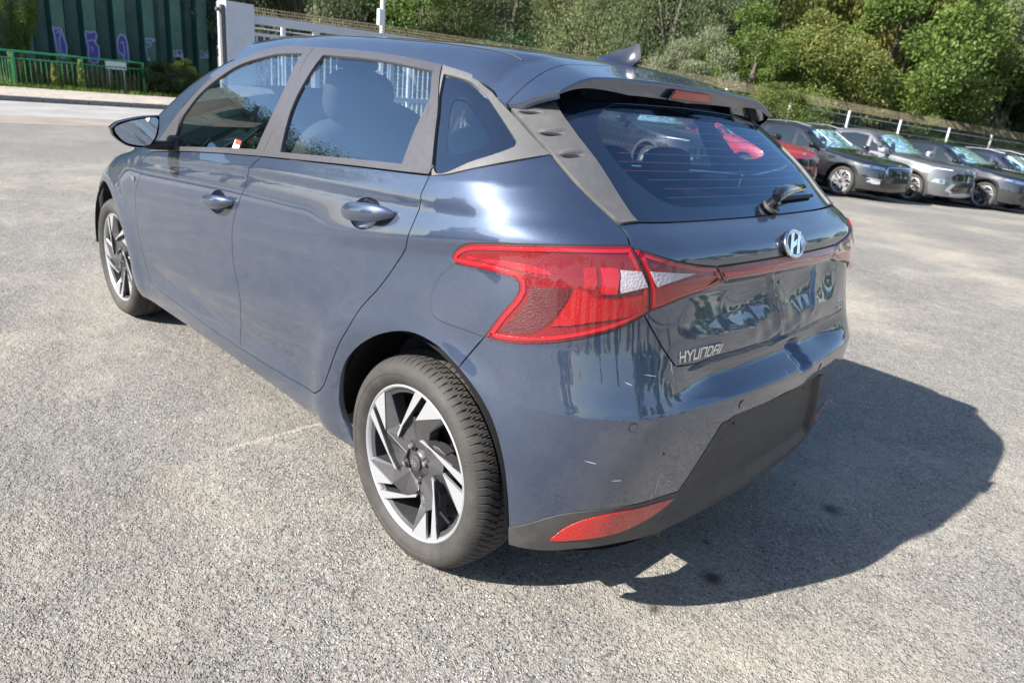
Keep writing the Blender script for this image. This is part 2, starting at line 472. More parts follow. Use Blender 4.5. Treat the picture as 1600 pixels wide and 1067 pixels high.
# outlines traced over the hatchback skin: (distance along the body, height) in metres
T = {
 'door_front_edge': [(1.9046,0.9319),(2.0106,0.8848),(2.0275,0.867),(2.0127,0.8301),(2.0517,0.7794),(2.0792,0.7128),(2.0775,0.6176),(2.0549,0.5248),(2.0239,0.4332),(1.9942,0.3482)],
 'door_mid_edge': [(0.8662,1.0461),(0.9453,0.992),(0.961,0.9336),(1.0131,0.8463),(1.0378,0.783),(1.0437,0.7216),(1.035,0.6471),(1.003,0.5695),(0.9976,0.4914),(1.04,0.3867),(1.0417,0.3194)],
 'door_rear_edge': [(-0.0141,1.111),(-0.0135,1.102),(-0.0018,1.0627),(-0.0068,1.0508),(0.0053,0.9851),(0.0116,0.9623),(0.0221,0.9265),(0.0372,0.905),(0.1066,0.8118),(0.185,0.7292),(0.2307,0.663),(0.2868,0.5893),(0.3374,0.5046),(0.3899,0.4151),(0.4256,0.3804)],
 'door_low_edge': [(1.9942,0.3482),(1.6629,0.3251),(1.4623,0.3092),(1.2342,0.315),(1.0417,0.3194),(0.763,0.3304),(0.5311,0.3487),(0.4625,0.3667),(0.4256,0.3804)],
 'belt_low': [(1.9046,0.9319),(1.6362,0.9696),(1.2263,1.0111),(0.8662,1.0461),(0.3671,1.0836),(0.0712,1.1053),(-0.0141,1.111)],
 'quarter_top': [(-0.0154,1.1097),(-0.0763,1.1213),(-0.1427,1.1427),(-0.2355,1.1696),(-0.3187,1.1915)],
 'gate_seam': [(-0.0893,1.2959),(-0.1933,1.2587),(-0.2696,1.2221),(-0.3195,1.193),(-0.4167,1.1248),(-0.5052,1.0647),(-0.5219,1.048),(-0.5258,1.0329)],
 'gate_seam_low': [(-0.53,1.0289),(-0.5511,0.9931),(-0.5735,0.9505),(-0.5831,0.8922),(-0.5735,0.8838),(-0.5989,0.846),(-0.6229,0.8101),(-0.6589,0.7611)],
 'gate_bottom': [(-0.6589,0.7611),(-0.7317,0.7529),(-0.8128,0.7537),(-0.9567,0.7404),(-1.0332,0.7399)],
 'bumper_lip': [(-0.6589,0.7608),(-0.6837,0.7417),(-0.7215,0.7164),(-0.7928,0.6897),(-0.9144,0.6795),(-1.0853,0.6766)],
 'bumper_seam': [(-0.2543,0.7869),(-0.2148,0.7223),(-0.1932,0.6759)],
 'roofline': [(1.7184,1.1405),(1.574,1.2528),(1.4173,1.3255),(1.2539,1.3806),(1.1103,1.4001),(0.9178,1.4021),(0.6486,1.3967),(0.4238,1.3878),(0.2198,1.3719),(0.1086,1.3572),(0.0078,1.3306),(-0.0893,1.2959)],
 'mid_seam_up': [(0.9142,1.3985),(0.8601,1.2293),(0.8676,1.0583)],
 'rear_seam_up': [(0.217,1.3712),(0.0936,1.2458),(-0.004,1.1276),(-0.0154,1.1097)],
 'glass_front': [(1.6835,1.1041),(1.6053,1.1913),(1.4863,1.2655),(1.366,1.3177),(1.1765,1.3591),(1.0985,1.3682),(0.9506,1.3739),(0.9244,1.2247),(0.9302,1.0611),(1.2443,1.0306),(1.6909,0.9873)],
 'glass_rear': [(0.8107,1.3729),(0.5097,1.3694),(0.23,1.3511),(0.1639,1.2811),(0.1113,1.2118),(0.0439,1.1214),(0.1398,1.1158),(0.3799,1.0977),(0.7609,1.0703),(0.8167,1.2223)],
 'glass_rear_tri': [(0.1655,1.2827),(0.1478,1.204),(0.1216,1.1167),(0.0408,1.121),(0.1113,1.2118)],
 'quarter_trim': [(0.2139,1.3704),(0.1173,1.3574),(0.0722,1.3498),(-0.0972,1.2925),(-0.1967,1.2545),(-0.3183,1.1923),(-0.2348,1.1709),(-0.1424,1.1432),(-0.0757,1.122),(-0.019,1.1102)],
 'quarter_glass': [(0.1771,1.3458),(0.1207,1.3407),(0.0561,1.3313),(0.0087,1.3161),(-0.1244,1.2634),(-0.2199,1.212),(-0.2225,1.2011),(-0.1419,1.1635),(-0.0204,1.1223)],
 'quarter_clear': [(0.0535,1.2941),(0.0758,1.2886),(0.0744,1.2732),(0.0462,1.2376),(-0.0058,1.1784),(-0.0257,1.1665),(-0.0538,1.1645),(-0.0999,1.175),(-0.1411,1.1919),(-0.1505,1.2022),(-0.143,1.2149),(-0.0977,1.2399),(-0.0399,1.263),(0.0129,1.2875)],
 'fin': [(-0.1138,1.2918),(-0.1559,1.3146),(-0.2025,1.3368),(-0.2448,1.3467),(-0.2508,1.3269),(-0.2615,1.31),(-0.2869,1.2888),(-0.3633,1.2391),(-0.4461,1.1773),(-0.5315,1.0868),(-0.5482,1.0718),(-0.5052,1.0674),(-0.4165,1.126),(-0.3186,1.1949),(-0.2684,1.2241),(-0.1916,1.2606)],
 'fin_vents': [(-0.1736,1.2766),(-0.2441,1.2778),(-0.267,1.2346),(-0.3295,1.2361),(-0.3402,1.194),(-0.3927,1.1949)],
 'glass_back': [(-0.2711,1.3188),(-0.4635,1.3235),(-0.7827,1.3303)],
 'glass_back_side': [(-0.2711,1.3188),(-0.2869,1.2888),(-0.3633,1.2391),(-0.4461,1.1773),(-0.5355,1.0844),(-0.5495,1.0707)],
 'glass_back_low': [(-0.5495,1.0707),(-0.6734,1.0695),(-0.9059,1.0701)],
 'clear_back': [(-0.4405,1.3028),(-0.4197,1.2858),(-0.4214,1.2639),(-0.4644,1.2137),(-0.5266,1.1661),(-0.6088,1.1232),(-0.6483,1.1086),(-0.7004,1.0996),(-0.8095,1.0976)],
 'lamp': [(-0.1457,0.9428),(-0.1499,0.9551),(-0.1679,0.9741),(-0.1978,0.9885),(-0.3145,1.0109),(-0.4038,1.0226),(-0.5272,1.0297),(-0.5511,0.9931),(-0.5734,0.9506),(-0.5831,0.8922),(-0.5733,0.8852),(-0.5255,0.8582),(-0.4557,0.8308),(-0.3918,0.8106),(-0.3397,0.7976),(-0.294,0.791),(-0.2594,0.7896),(-0.2868,0.8463),(-0.3135,0.8911),(-0.3212,0.9116),(-0.3193,0.9272),(-0.3077,0.9367),(-0.2431,0.9376),(-0.1559,0.9338)],
 'lamp_inner_top': [(-0.5321,1.0286),(-0.5637,1.0174),(-0.6235,1.0017),(-0.697,0.9868),(-0.767,0.9778)],
 'lamp_inner_bot': [(-0.8041,0.9418),(-0.7463,0.9265),(-0.6596,0.914),(-0.5855,0.8937)],
 'bar_top': [(-0.7694,0.9776),(-0.8912,0.9785),(-1.0684,0.9805)],
 'bar_bot': [(-0.8064,0.9424),(-0.9602,0.9407),(-1.0732,0.9393)],
 'flap': [(-0.1561,0.9323),(-0.1154,0.8941),(-0.0931,0.8491),(-0.0948,0.8101),(-0.1121,0.7897),(-0.153,0.7862),(-0.2049,0.7869),(-0.2543,0.7869),(-0.2868,0.8463),(-0.3135,0.8911),(-0.3212,0.9116),(-0.3193,0.9272),(-0.3077,0.9367),(-0.2431,0.9376)],
 'bumper_crease': [(-0.3154,0.6191),(-0.3968,0.6346),(-0.4712,0.6501),(-0.5452,0.6622),(-0.6294,0.669),(-0.745,0.6675),(-0.9617,0.6646)],
 'valance_top': [(-0.3546,0.3274),(-0.3866,0.35),(-0.448,0.3917),(-0.4915,0.4087),(-0.5599,0.419),(-0.6495,0.4191),(-0.7456,0.4128),(-0.7872,0.4891),(-0.8427,0.5891),(-1.045,0.6028)],
 'valance_bot': [(-0.3559,0.2703),(-0.3906,0.2729),(-0.4465,0.2804),(-0.5174,0.2941),(-0.6031,0.2989),(-0.7055,0.2827),(-0.775,0.333),(-0.8666,0.3387),(-0.9763,0.3636),(-1.1449,0.3634),(-1.3458,0.3566)],
 'reflector': [(-0.4435,0.3178),(-0.4704,0.3578),(-0.5055,0.3868),(-0.5621,0.4043),(-0.6525,0.4065),(-0.7335,0.3956),(-0.6904,0.3684),(-0.6168,0.3458),(-0.5734,0.3357),(-0.5132,0.3269),(-0.4549,0.3164)],
 'sensors': [(-0.5717,0.6444),(-0.8957,0.6354)],
 'screw_holes': [(-0.9706,0.5314)],
 'arch_rear': [(0.2811,0.2745),(0.3129,0.3398),(0.3178,0.4047),(0.2828,0.5135),(0.209,0.5994),(0.1134,0.6669),(0.0166,0.7131),(-0.0573,0.7307),(-0.1353,0.7241),(-0.197,0.6977),(-0.2538,0.6552),(-0.2955,0.6025),(-0.3264,0.5244),(-0.3452,0.4264),(-0.3546,0.3274),(-0.3559,0.2698)],
 'arch_front': [(2.0468,0.3445),(2.0548,0.3706),(2.1284,0.5231),(2.1854,0.5844),(2.2767,0.6585),(2.3123,0.6737),(2.3911,0.6943),(2.4759,0.6929),(2.65,0.6483)],
 'handles': [(1.299,0.818),(1.1636,0.8894),(1.0293,0.88),(1.1632,0.816),(0.3467,0.9556),(0.1941,1.0235),(0.0527,1.0091),(0.1174,0.9599)],
 'letters': [(-0.6687,0.7809),(-0.8084,0.7777),(-0.6689,0.7998),(-0.8002,0.7996)],
 'badge': [(-1.4893,0.7899),(-1.5556,0.8132)],
 'fender_badge': [(2.1625,0.7915),(2.0738,0.7874)],
 'sill_low': [(2.0601,0.221),(1.538,0.2673),(1.0089,0.2828),(0.4292,0.2988),(0.2868,0.262)],
 'crease_up': [(1.8946,0.9009),(0.9886,0.9711),(0.3709,1.0278),(0.0017,1.054),(-0.1358,1.0631),(-0.2178,1.0637)],
 'crease_sh': [(0.0066,0.9633),(-0.1282,0.9818),(-0.3578,1.0176),(-0.5272,1.0289)],
 'lamp_smoke': [(-0.3394,0.9275),(-0.3823,0.9315),(-0.4248,0.9358),(-0.418,0.9057),(-0.3998,0.8635),(-0.3792,0.8384),(-0.3526,0.8177),(-0.2804,0.8051),(-0.2997,0.8303),(-0.3177,0.857),(-0.3364,0.891)],
 'lamp_body': [(-0.4306,0.936),(-0.4494,0.933),(-0.4696,0.9193),(-0.5102,0.9179),(-0.5591,0.9292),(-0.5717,0.9309),(-0.5771,0.9011),(-0.5682,0.8915),(-0.5392,0.8792),(-0.4691,0.8644),(-0.4244,0.8514),(-0.3902,0.8458),(-0.4107,0.8889)],
 'lamp_bar': [(-0.4713,0.9835),(-0.502,0.9857),(-0.5095,0.9733),(-0.5087,0.9296),(-0.4768,0.9277),(-0.4799,0.9512)],
 'lamp_bar2': [(-0.439,0.9804),(-0.462,0.9827),(-0.4694,0.9503),(-0.4643,0.9344),(-0.4442,0.9376)],
 'lamp_rev': [(-0.5107,0.9809),(-0.5536,0.9794),(-0.5711,0.9464),(-0.5156,0.9318)],
 'lamp_streak': [(-0.182,0.9556),(-0.2735,0.9716),(-0.3383,0.9742),(-0.3778,0.9669),(-0.389,0.9533),(-0.3657,0.9507),(-0.3161,0.9516),(-0.2471,0.9521)],
 'lamp_rev2': [(-0.5729,0.9794),(-0.6951,0.969),(-0.6531,0.9608),(-0.6163,0.9519),(-0.592,0.9452)],
 'wiper': [(-1.2326,1.0824),(-1.3671,1.0985),(-1.639,1.1123)],
 'grab': [(-0.5442,0.6625),(-0.9629,0.6653)],
}

class Skin:
    """panels cut from a body surface; (u, z) runs along the body and up"""
    def __init__(s, B): s.B = B; s.UC = B.XR0-.5*math.pi*B.RR; s.UF = B.XF0+.5*math.pi*B.RF
    def pos(s, q, off=0., fn=None):
        p = s.B.P(q[:,0], q[:,1]); n = s.B.N(p)
        if fn is None: return p+n*off, n
        def at(u, z):
            a = s.B.P(u, z); return a+s.B.N(a)*(off+fn(u, z))[:,None]
        e = .0015; p = at(q[:,0], q[:,1])
        du = at(q[:,0]+e, q[:,1])-at(q[:,0]-e, q[:,1]); dz = at(q[:,0], q[:,1]+e)-at(q[:,0], q[:,1]-e)
        m = np.cross(dz, du); m /= np.linalg.norm(m,axis=1,keepdims=True)+1e-12
        sg = np.sign((m*n).sum(1)); return p, m*sg[:,None]
    def panel(s, name, outline, m, parent=None, holes=(), off=0., fn=None, grid=.03, gz=None, inset=0., flange=.012, side=1, both=False, hflange=None, obj=True, dent=False):
        o = inset2(np.asarray(outline, float), inset); hs = [inset2(np.asarray(h, float), -inset) for h in holes]
        if both: o[:,0] = np.where(o[:,0] < s.UC+.012, s.UC, o[:,0])
        vo, fo = fill(o, hs, grid, gz or grid)
        p, n = s.pos(vo, off, fn)
        V = [p]; N = [n]; F = [fo[:, ::-1].tolist()]; b = len(p)
        def rim(loop, depth, outward):
            nonlocal b
            q, nn = s.pos(loop, off, fn); k = len(loop)
            t = np.roll(q,-1,0)-np.roll(q,1,0); t /= np.linalg.norm(t,axis=1,keepdims=True)+1e-12
            w = np.cross(nn, t); w /= np.linalg.norm(w,axis=1,keepdims=True)+1e-12
            w *= outward
            V.append(q); N.append((nn*.35+w)/np.linalg.norm(nn*.35+w,axis=1,keepdims=True))
            V.append(q-nn*depth); N.append(w)
            f = []
            for i in range(k):
                j = (i+1) % k
                if both and outward > 0 and loop[i,0] < s.UC+.006 and loop[j,0] < s.UC+.006: continue
                f.append((b+i, b+j, b+k+j, b+k+i) if outward > 0 else (b+j, b+i, b+k+i, b+k+j))
            F.append([list(q_[::-1]) for q_ in f]); b += 2*k
        if flange: rim(o, flange, 1)
        for h in hs:
            hf = flange if hflange is None else hflange
            if hf: rim(h, hf, -1)
        V = np.vstack(V); N = np.vstack(N); F = [tuple(f) for g in F for f in g]
        # orient by normals
        fa = np.array([f[:3] for f in F]); g = np.cross(V[fa[:,1]]-V[fa[:,0]], V[fa[:,2]]-V[fa[:,0]])
        fl = (g*N[fa].mean(1)).sum(1) < 0
        F = [f[::-1] if x else f for f, x in zip(F, fl)]
        mir = lambda a: a*np.array([1,-1,1])
        if both and dent:
            k = len(V); V2 = mir(V).copy(); N2 = mir(N).copy()
            V, N = s.dented(V, N); V2, N2 = s.dented(V2, N2)
            F = F+[tuple(i+k for i in f)[::-1] for f in F]; V = np.vstack([V, V2]); N = np.vstack([N, N2])
        elif both:
            k = len(V); F = F+[tuple(i+k for i in f)[::-1] for f in F]; V = np.vstack([V, mir(V)]); N = np.vstack([N, mir(N)])
        elif side < 0: V = mir(V); N = mir(N); F = [f[::-1] for f in F]
        me = mesh_np(name, V, F, [m], normals=N)
        return link(name, me, parent) if obj else me
    def dented(s, V, N):
        x, y, z = V.T; d = s.B.dent(y, z); e = .0012
        gy = (s.B.dent(y+e, z)-s.B.dent(y-e, z))/(2*e); gz = (s.B.dent(y, z+e)-s.B.dent(y, z-e))/(2*e)
        V = V+np.stack([d, 0*d, 0*d],-1); k = np.abs(N[:,0:1])
        N = N+np.stack([0*gy, gy, gz],-1)*k*(N[:,0:1] < -.4); return V, N/np.linalg.norm(N,axis=1,keepdims=True)
    def frame(s, u, z, off=0, side=1):
        """tangent frame at (u, z): origin, along (rearwards), up, out"""
        q = np.array([[u, z]]); p, n = s.pos(q, off); p2, _ = s.pos(np.array([[u-.002, z]]), off)
        a = Vector(p2[0]-p[0]).normalized(); n = Vector(n[0]); up = n.cross(a).normalized()
        if up.z < 0: up = -up
        p = Vector(p[0]); k = Vector((1, side, 1))
        mul = lambda v: Vector((v.x, v.y*side, v.z))
        return mul(p), mul(a), mul(up), mul(n)

def text_polys(body, size=1.0, shear=0., space=1.):
    cu = bpy.data.curves.new('t', 'FONT'); cu.body = body; cu.size = size; cu.shear = shear; cu.space_character = space
    cu.resolution_u = 3; cu.extrude = 0; cu.align_x = 'CENTER'; cu.align_y = 'CENTER'
    o = bpy.data.objects.new('t', cu); COL.objects.link(o)
    bpy.context.view_layer.update()
    me = bpy.data.meshes.new_from_object(o.evaluated_get(bpy.context.evaluated_depsgraph_get()))
    v = [tuple(p.co) for p in me.vertices]; f = [tuple(p.vertices) for p in me.polygons]
    bpy.data.objects.remove(o); bpy.data.curves.remove(cu); bpy.data.meshes.remove(me)
    return v, f
def text_solid(name, body, size, fn, m, parent, depth=.002, shear=0., space=1., bold=0):
    """lettering as solid shapes; fn(x, y, d) -> 3D"""
    v, f = text_polys(body, size, shear, space); n = len(v)
    ec = {}
    for q in f:
        for i in range(len(q)):
            a, b = q[i], q[(i+1) % len(q)]; ec[(a, b)] = 1
    V = [fn(p[0], p[1], depth) for p in v]+[fn(p[0], p[1], 0) for p in v]
    F = [tuple(q) for q in f]
    for (a, b) in list(ec):
        if (b, a) not in ec: F.append((b, a, a+n, b+n))
    me = mesh_np(name, V, F, [m]); 
    bm = bmesh.new(); bm.from_mesh(me); bmesh.ops.recalc_face_normals(bm, faces=bm.faces[:]); bm.to_mesh(me); bm.free()
    return link(name, me, parent)
def strokes(mb, letters, h, w, gap, fn, t, depth, slant=.12):
    """letters from straight strokes, drawn as little bars"""
    G = {'H': [((0,0),(0,1)),((1,0),(1,1)),((0,.5),(1,.5))], 'Y': [((0,1),(.5,.5)),((1,1),(.5,.5)),((.5,.5),(.5,0))],
         'U': [((0,1),(0,0)),((0,0),(1,0)),((1,0),(1,1))], 'N': [((0,0),(0,1)),((0,1),(1,1)),((1,1),(1,0))],
         'D': [((0,0),(0,1)),((0,1),(.8,1)),((.8,1),(1,.75)),((1,.75),(1,.25)),((1,.25),(.8,0)),((.8,0),(0,0))],
         'A': [((0,0),(0,1)),((0,1),(1,1)),((1,1),(1,0)),((0,.45),(1,.45))], 'I': [((.1,0),(.1,1))],
         'L': [((0,1),(0,0)),((0,0),(1,0))], 'S': [((1,1),(0,1)),((0,1),(0,.5)),((0,.5),(1,.5)),((1,.5),(1,0)),((1,0),(0,0))],
         'E': [((0,0),(0,1)),((0,1),(1,1)),((0,.5),(.8,.5)),((0,0),(1,0))], 'O': [((0,0),(0,1)),((0,1),(1,1)),((1,1),(1,0)),((1,0),(0,0))],
         'i': [((.5,0),(.5,.62)),((.5,.82),(.5,1))], '2': [((0,1),(1,1)),((1,1),(1,.5)),((1,.5),(0,.5)),((0,.5),(0,0)),((0,0),(1,0))],
         '0': [((0,0),(0,1)),((0,1),(1,1)),((1,1),(1,0)),((1,0),(0,0))], ' ': []}
    x = 0
    for ch in letters:
        cw = w*(.25 if ch in 'Ii' else 1)
        for (a, b) in G[ch]:
            p = Vector((x+a[0]*cw+slant*h*a[1], a[1]*h)); q = Vector((x+b[0]*cw+slant*h*b[1], b[1]*h))
            d = (q-p).normalized()*t/2; nn = Vector((-d.y, d.x)); p = p-d; q = q+d
            mb.prism([p+nn, p-nn, q-nn, q+nn], fn, 0, depth)
        x += cw+gap
    return x-gap

# ================================================================ THE PARKED HATCHBACK
HB = HeroBody(); SK = Skin(HB); UC = SK.UC
car = tag(empty('parked_car'), 'blue grey five door hatchback with a dented tailgate, largest and nearest car on the asphalt', 'car')

def pt(off=0):
    return lambda u, z, d: None
def skin_fn(u0, z0, off=0., side=1, rot=0.):
    """local (a forward+, b up, d out) frame on the body skin"""
    p, a, up, n = SK.frame(u0, z0, off, side); a = -a
    ca, sa = math.cos(rot), math.sin(rot)
    return lambda x, y, d: p+a*(x*ca-y*sa)+up*(x*sa+y*ca)+n*d

belt = [(1.912,.931),(1.645,.9665),(1.234,1.010),(.873,1.0435),(.372,1.083),(.0755,1.104),(-.0105,1.1105)]
beltF = [p for p in belt if p[0] > .872]; beltR = [p for p in belt if p[0] < .874]
dF = [(1.912,.931)]+T['door_front_edge'][1:-1]+[(1.994,.338)]
dM = [(.873,1.0435)]+T['door_mid_edge'][1:-1]+[(1.040,.3185)]
dR = [(-.0105,1.1105)]+T['door_rear_edge'][1:-1]+[(.428,.382)]
lowF = [(1.994,.338),(1.95,.326),(1.66,.318),(1.46,.314),(1.23,.314),(1.040,.3185)]
lowR = [(1.040,.3185),(.763,.330),(.531,.3485),(.4625,.362),(.428,.382)]
frontdoor = cat(dF, lowF, dM[::-1], beltF[::-1], step=.03)
reardoor = cat(dM, lowR, dR[::-1], beltR[::-1], step=.03)
arch = T['arch_rear']
under_lamp = [(-.2541,.7868),(-.33,.82),(-.45,.86),(-.574,.884)]
seam_lo = [(-.5288,1.0294)]+T['gate_seam_low'][1:4]
quarter_top = [(-.0105,1.1105)]+T['quarter_top'][1:-1]+[(-.3184,1.1925)]
gate_seam = [(-.3184,1.1925)]+[p for p in T['gate_seam'][4:]]
arch_q = [(-.2005,.6957)]+[p for p in arch[::-1] if p[0] > -.19][:-1]+[(.281,.262),(.281,.225)]
bodyside = cat(quarter_top, gate_seam, [(-.5288,1.0294)]+T['gate_seam_low'][1:4], under_lamp[::-1], T['bumper_seam'][:-1]+[(-.2005,.6957)],
               arch_q, [(.281,.225),(.55,.245),(1.2,.24),(2.02,.215)], [(2.02,.215),(2.03,.30),(1.994,.338)], lowF, lowR, dR[::-1], step=.03)
arch_b = [p for p in arch if p[0] < -.2]; arch_b[-1] = (-.357,.268)
vt = T['valance_top']
bumper = cat([(-.2541,.7868),(-.2149,.7224),(-.2005,.6957)], [(-.2005,.6957)]+arch_b[:-2]+[(-.3555,.3277)], [(-.3555,.3277)]+vt[1:7], [vt[6],vt[8]], [vt[8],(UC,.603)],
             [(UC,.603),(UC,.7246)], [(UC,.7246)]+T['gate_bottom'][::-1], [(-.6875,.7365),(-.633,.8002),(-.6024,.8423),(-.574,.884)], under_lamp[::-1], step=.02)
gate = cat([(UC,1.0698),(-.908,1.0698),(-.6744,1.0692),(-.5498,1.0705)], [(-.5498,1.0705),(-.5056,1.066)], [(-.5056,1.066),(-.524,1.0456),(-.5288,1.0294)],
           [(-.5288,1.0294)]+T['gate_seam_low'][1:4]+[(-.574,.884)], [(-.574,.884),(-.6024,.8423),(-.633,.8002),(-.6875,.7365)], T['gate_bottom'][:-1]+[(UC,.7246)], [(UC,.7246),(UC,1.0698)], step=.02)

def ellipse(c, a, b, n=40, rot=0, p=2.0, skew=0):
    t = np.arange(n)*2*math.pi/n; x = a*np.sign(np.cos(t))*np.abs(np.cos(t))**(2/p); y = b*np.sign(np.sin(t))*np.abs(np.sin(t))**(2/p)
    return np.stack([c[0]+x*math.cos(rot)-y*math.sin(rot), c[1]+x*math.sin(rot)+y*math.cos(rot)],1)

HAND = {'F': (1.150, .852, -.16), 'R': (.200, .983, -.17)}
def handle(parent, key, side):
    u, z, rot = HAND[key]
    cup = ellipse((u+.022, z-.006), .072, .040, 36, rot)
    A, Bq = .072, .040
    def bowl(uu, zz):
        du, dz = uu-(u+.022), zz-(z-.006); x = du*math.cos(rot)+dz*math.sin(rot); y = -du*math.sin(rot)+dz*math.cos(rot)
        r = (x/A)**2+(y/Bq)**2
        return -.024*np.clip(1-r, 0, 1)**.8
    c = SK.panel('handle_recess', cup, M['paint'], parent, fn=bowl, grid=.007, flange=0, side=side)
    fn = skin_fn(u, z, 0, side, rot)
    V = []; F = []; n, k = 26, 16
    for i in range(n+1):
        t = -1+2*i/n; xx = t*.118
        prof = (1-abs(t)**2.4)
        hh = .004+.021*prof**.75; th = .003+.013*prof**.6; cz = -.002-.004*prof*(1 if t < 0 else .7)
        out = .004+.030*(1-abs(t)**3.2)
        for j in range(k):
            w = 2*math.pi*j/k; cw, sw = math.cos(w), math.sin(w)
            y = cz+hh*np.sign(sw)*abs(sw)**.8; d = out+th*np.sign(cw)*abs(cw)**.7-(.006 if sw < 0 else 0)*abs(sw)
            V.append(fn(xx, y, d))
    for i in range(n):
        for j in range(k): F.append((i*k+j, i*k+(j+1) % k, (i+1)*k+(j+1) % k, (i+1)*k+j))
    F += [tuple(range(k)), tuple(n*k+j for j in range(k))[::-1]]
    mb = MB(); mb.add(V, F); mb.build('handle', M['paint'], parent, smooth=True)
    return cup
def cup_of(key):
    u, z, rot = HAND[key]; return ellipse((u+.022, z-.006), .072, .040, 36, rot)

for side in (1, -1):
    # body side with rear quarter and sill
    flap = closed(T['flap'], .02)
    q = SK.panel('body_side', bodyside, M['paint'], car, inset=.0018, flange=.02, side=side, grid=.035, gz=.0105)
    # fuel flap, only on this side
    d1 = SK.panel('front_door', frontdoor, M['paint'], car, holes=[cup_of('F')], inset=.0018, flange=.02, hflange=0, side=side, grid=.035, gz=.0105)
    d2 = SK.panel('rear_door', reardoor, M['paint'], car, holes=[cup_of('R')], inset=.0022, flange=.02, hflange=0, side=side, grid=.035, gz=.0105)
    handle(d1, 'F', side); handle(d2, 'R', side)
    if side > 0:
        fo = smooth_line(T['flap'][:8], .015); fl = closed(np.vstack([fo, np.array(T['flap'][8:])]), .015)
        SK.panel('flap_gap', fl, M['black'], q, off=.0006, flange=.001, inset=-.0014)
        SK.panel('fuel_flap', fl, M['paint'], q, off=.0016, flange=.001, inset=.0012, grid=.03)
    # window frames, glass, trims
    gF = cat(T['glass_front'][:7], [T['glass_front'][6],T['glass_front'][7],T['glass_front'][8]], T['glass_front'][8:]+[T['glass_front'][0]], step=.03)
    rl = T['roofline']
    frF = cat([(1.905,.9335),(1.80,1.06),(1.7278,1.14)], rl[:5]+[(.9143,1.3990)], [(.9143,1.3990),(.8634,1.2292),(.873,1.0455)], [(.873,1.0455)]+beltF[1:-1][::-1]+[(1.905,.9335)], step=.03) if False else \
          cat([(1.905,.934)]+rl[:5]+[(.9143,1.399)], T['mid_seam_up'][:2]+[(.873,1.0455)], [(.873,1.0455),(1.234,1.012),(1.645,.9685),(1.905,.934)], step=.03)
    w = SK.panel('door_frame', frF, M['trim'], d1, holes=[gF], off=.001, flange=.012, inset=.0015, side=side, grid=.05, hflange=.010)
    SK.panel('window', gF, M['glass'], d1, off=-.006, flange=0, inset=-.006, side=side, grid=.06)
    gR = cat(T['glass_rear'][:3], [T['glass_rear'][2],T['glass_rear'][3],T['glass_rear'][4],T['glass_rear'][5]], T['glass_rear'][5:9], [T['glass_rear'][8],T['glass_rear'][9],T['glass_rear'][0]], step=.03)
    frR = cat([(.9143,1.399)]+rl[6:9]+[(.217,1.3712)], T['rear_seam_up'][:3]+[(-.0105,1.1125)], [(-.0105,1.1125),(.372,1.085),(.873,1.0455)], T['mid_seam_up'][:2][::-1], step=.03) if False else \
          cat([(.9143,1.399)]+rl[6:8]+[(.217,1.3712)], T['rear_seam_up'][:3]+[(-.0105,1.1125)], [(-.0105,1.1125),(.372,1.085),(.873,1.0455)], [(.873,1.0455),(.8634,1.2292),(.9143,1.399)], step=.03)
    SK.panel('door_frame', frR, M['trim'], d2, holes=[gR], off=.001, flange=.012, inset=.0015, side=side, grid=.05, hflange=.010)
    SK.panel('window', gR, M['glass'], d2, off=-.006, flange=0, inset=-.006, side=side, grid=.06)
    SK.panel('window_corner_trim', closed(T['glass_rear_tri'], .03), M['trim'], d2, off=-.001, flange=.004, side=side, grid=.05)
    # belt strips
    for pts, par in ((beltF, d1), (beltR, d2)):
        up = [(p[0]-.0, p[1]+.018) for p in pts]; a0, b0 = pts[0], pts[-1]
        st = cat(pts, [pts[-1], up[-1]], up[::-1], [up[0], pts[0]], step=.03)
        SK.panel('belt_strip', st, M['trim'], par, off=.005, flange=.006, inset=.0008, side=side, grid=.03)
    # quarter window
    qg = closed(smooth_line(T['quarter_glass']+T['quarter_glass'][:1], .02)[:-1], .02)
    qt = cat(T['quarter_trim'][:3], T['quarter_trim'][2:6], T['quarter_trim'][5:], [T['quarter_trim'][-1], T['rear_seam_up'][1], T['quarter_trim'][0]], step=.03)
    k = SK.panel('quarter_window_surround', qt, M['fin'], car, holes=[qg], off=.001, inset=.001, flange=.012, hflange=.008, side=side, grid=.05)
    cl = smooth_line(T['quarter_clear'], .02, True)
    SK.panel('window_border', qg, M['frit'], k, holes=[cl], off=-.005, inset=-.004, flange=0, hflange=0, side=side, grid=.05)
    SK.panel('window', cl, M['glass'], k, off=-.0055, inset=-.003, flange=0, side=side, grid=.05)
    # grained fins either side of the rear window
    fi = cat(T['fin'][:4], T['fin'][3:7], T['fin'][6:11], T['fin'][10:12], T['fin'][11:]+[T['fin'][0]], step=.02)
    def finfn(u, z):
        d = np.zeros_like(u)
        for (a, b) in (((-.1735,1.2766),(-.2442,1.2779)),((-.2668,1.2345),(-.3294,1.2360)),((-.3400,1.1939),(-.3926,1.1949))):
            cx, cz = (a[0]+b[0])/2, (a[1]+b[1])/2; L = abs(b[0]-a[0])/2+.006
            x = (u-cx)/L; y = z-cz+.003*x; e = np.clip(1-x*x, 0, 1)
            d += .0045*e*np.exp(-((y-.0055*e)/.0045)**2)-.0065*e*np.exp(-((y+.003*e)/.0038)**2)
        return d
    f_ = SK.panel('window_fin', fi, M['fin'], car, off=.004, fn=finfn, flange=.016, inset=.001, side=side, grid=.0055, gz=.0035)
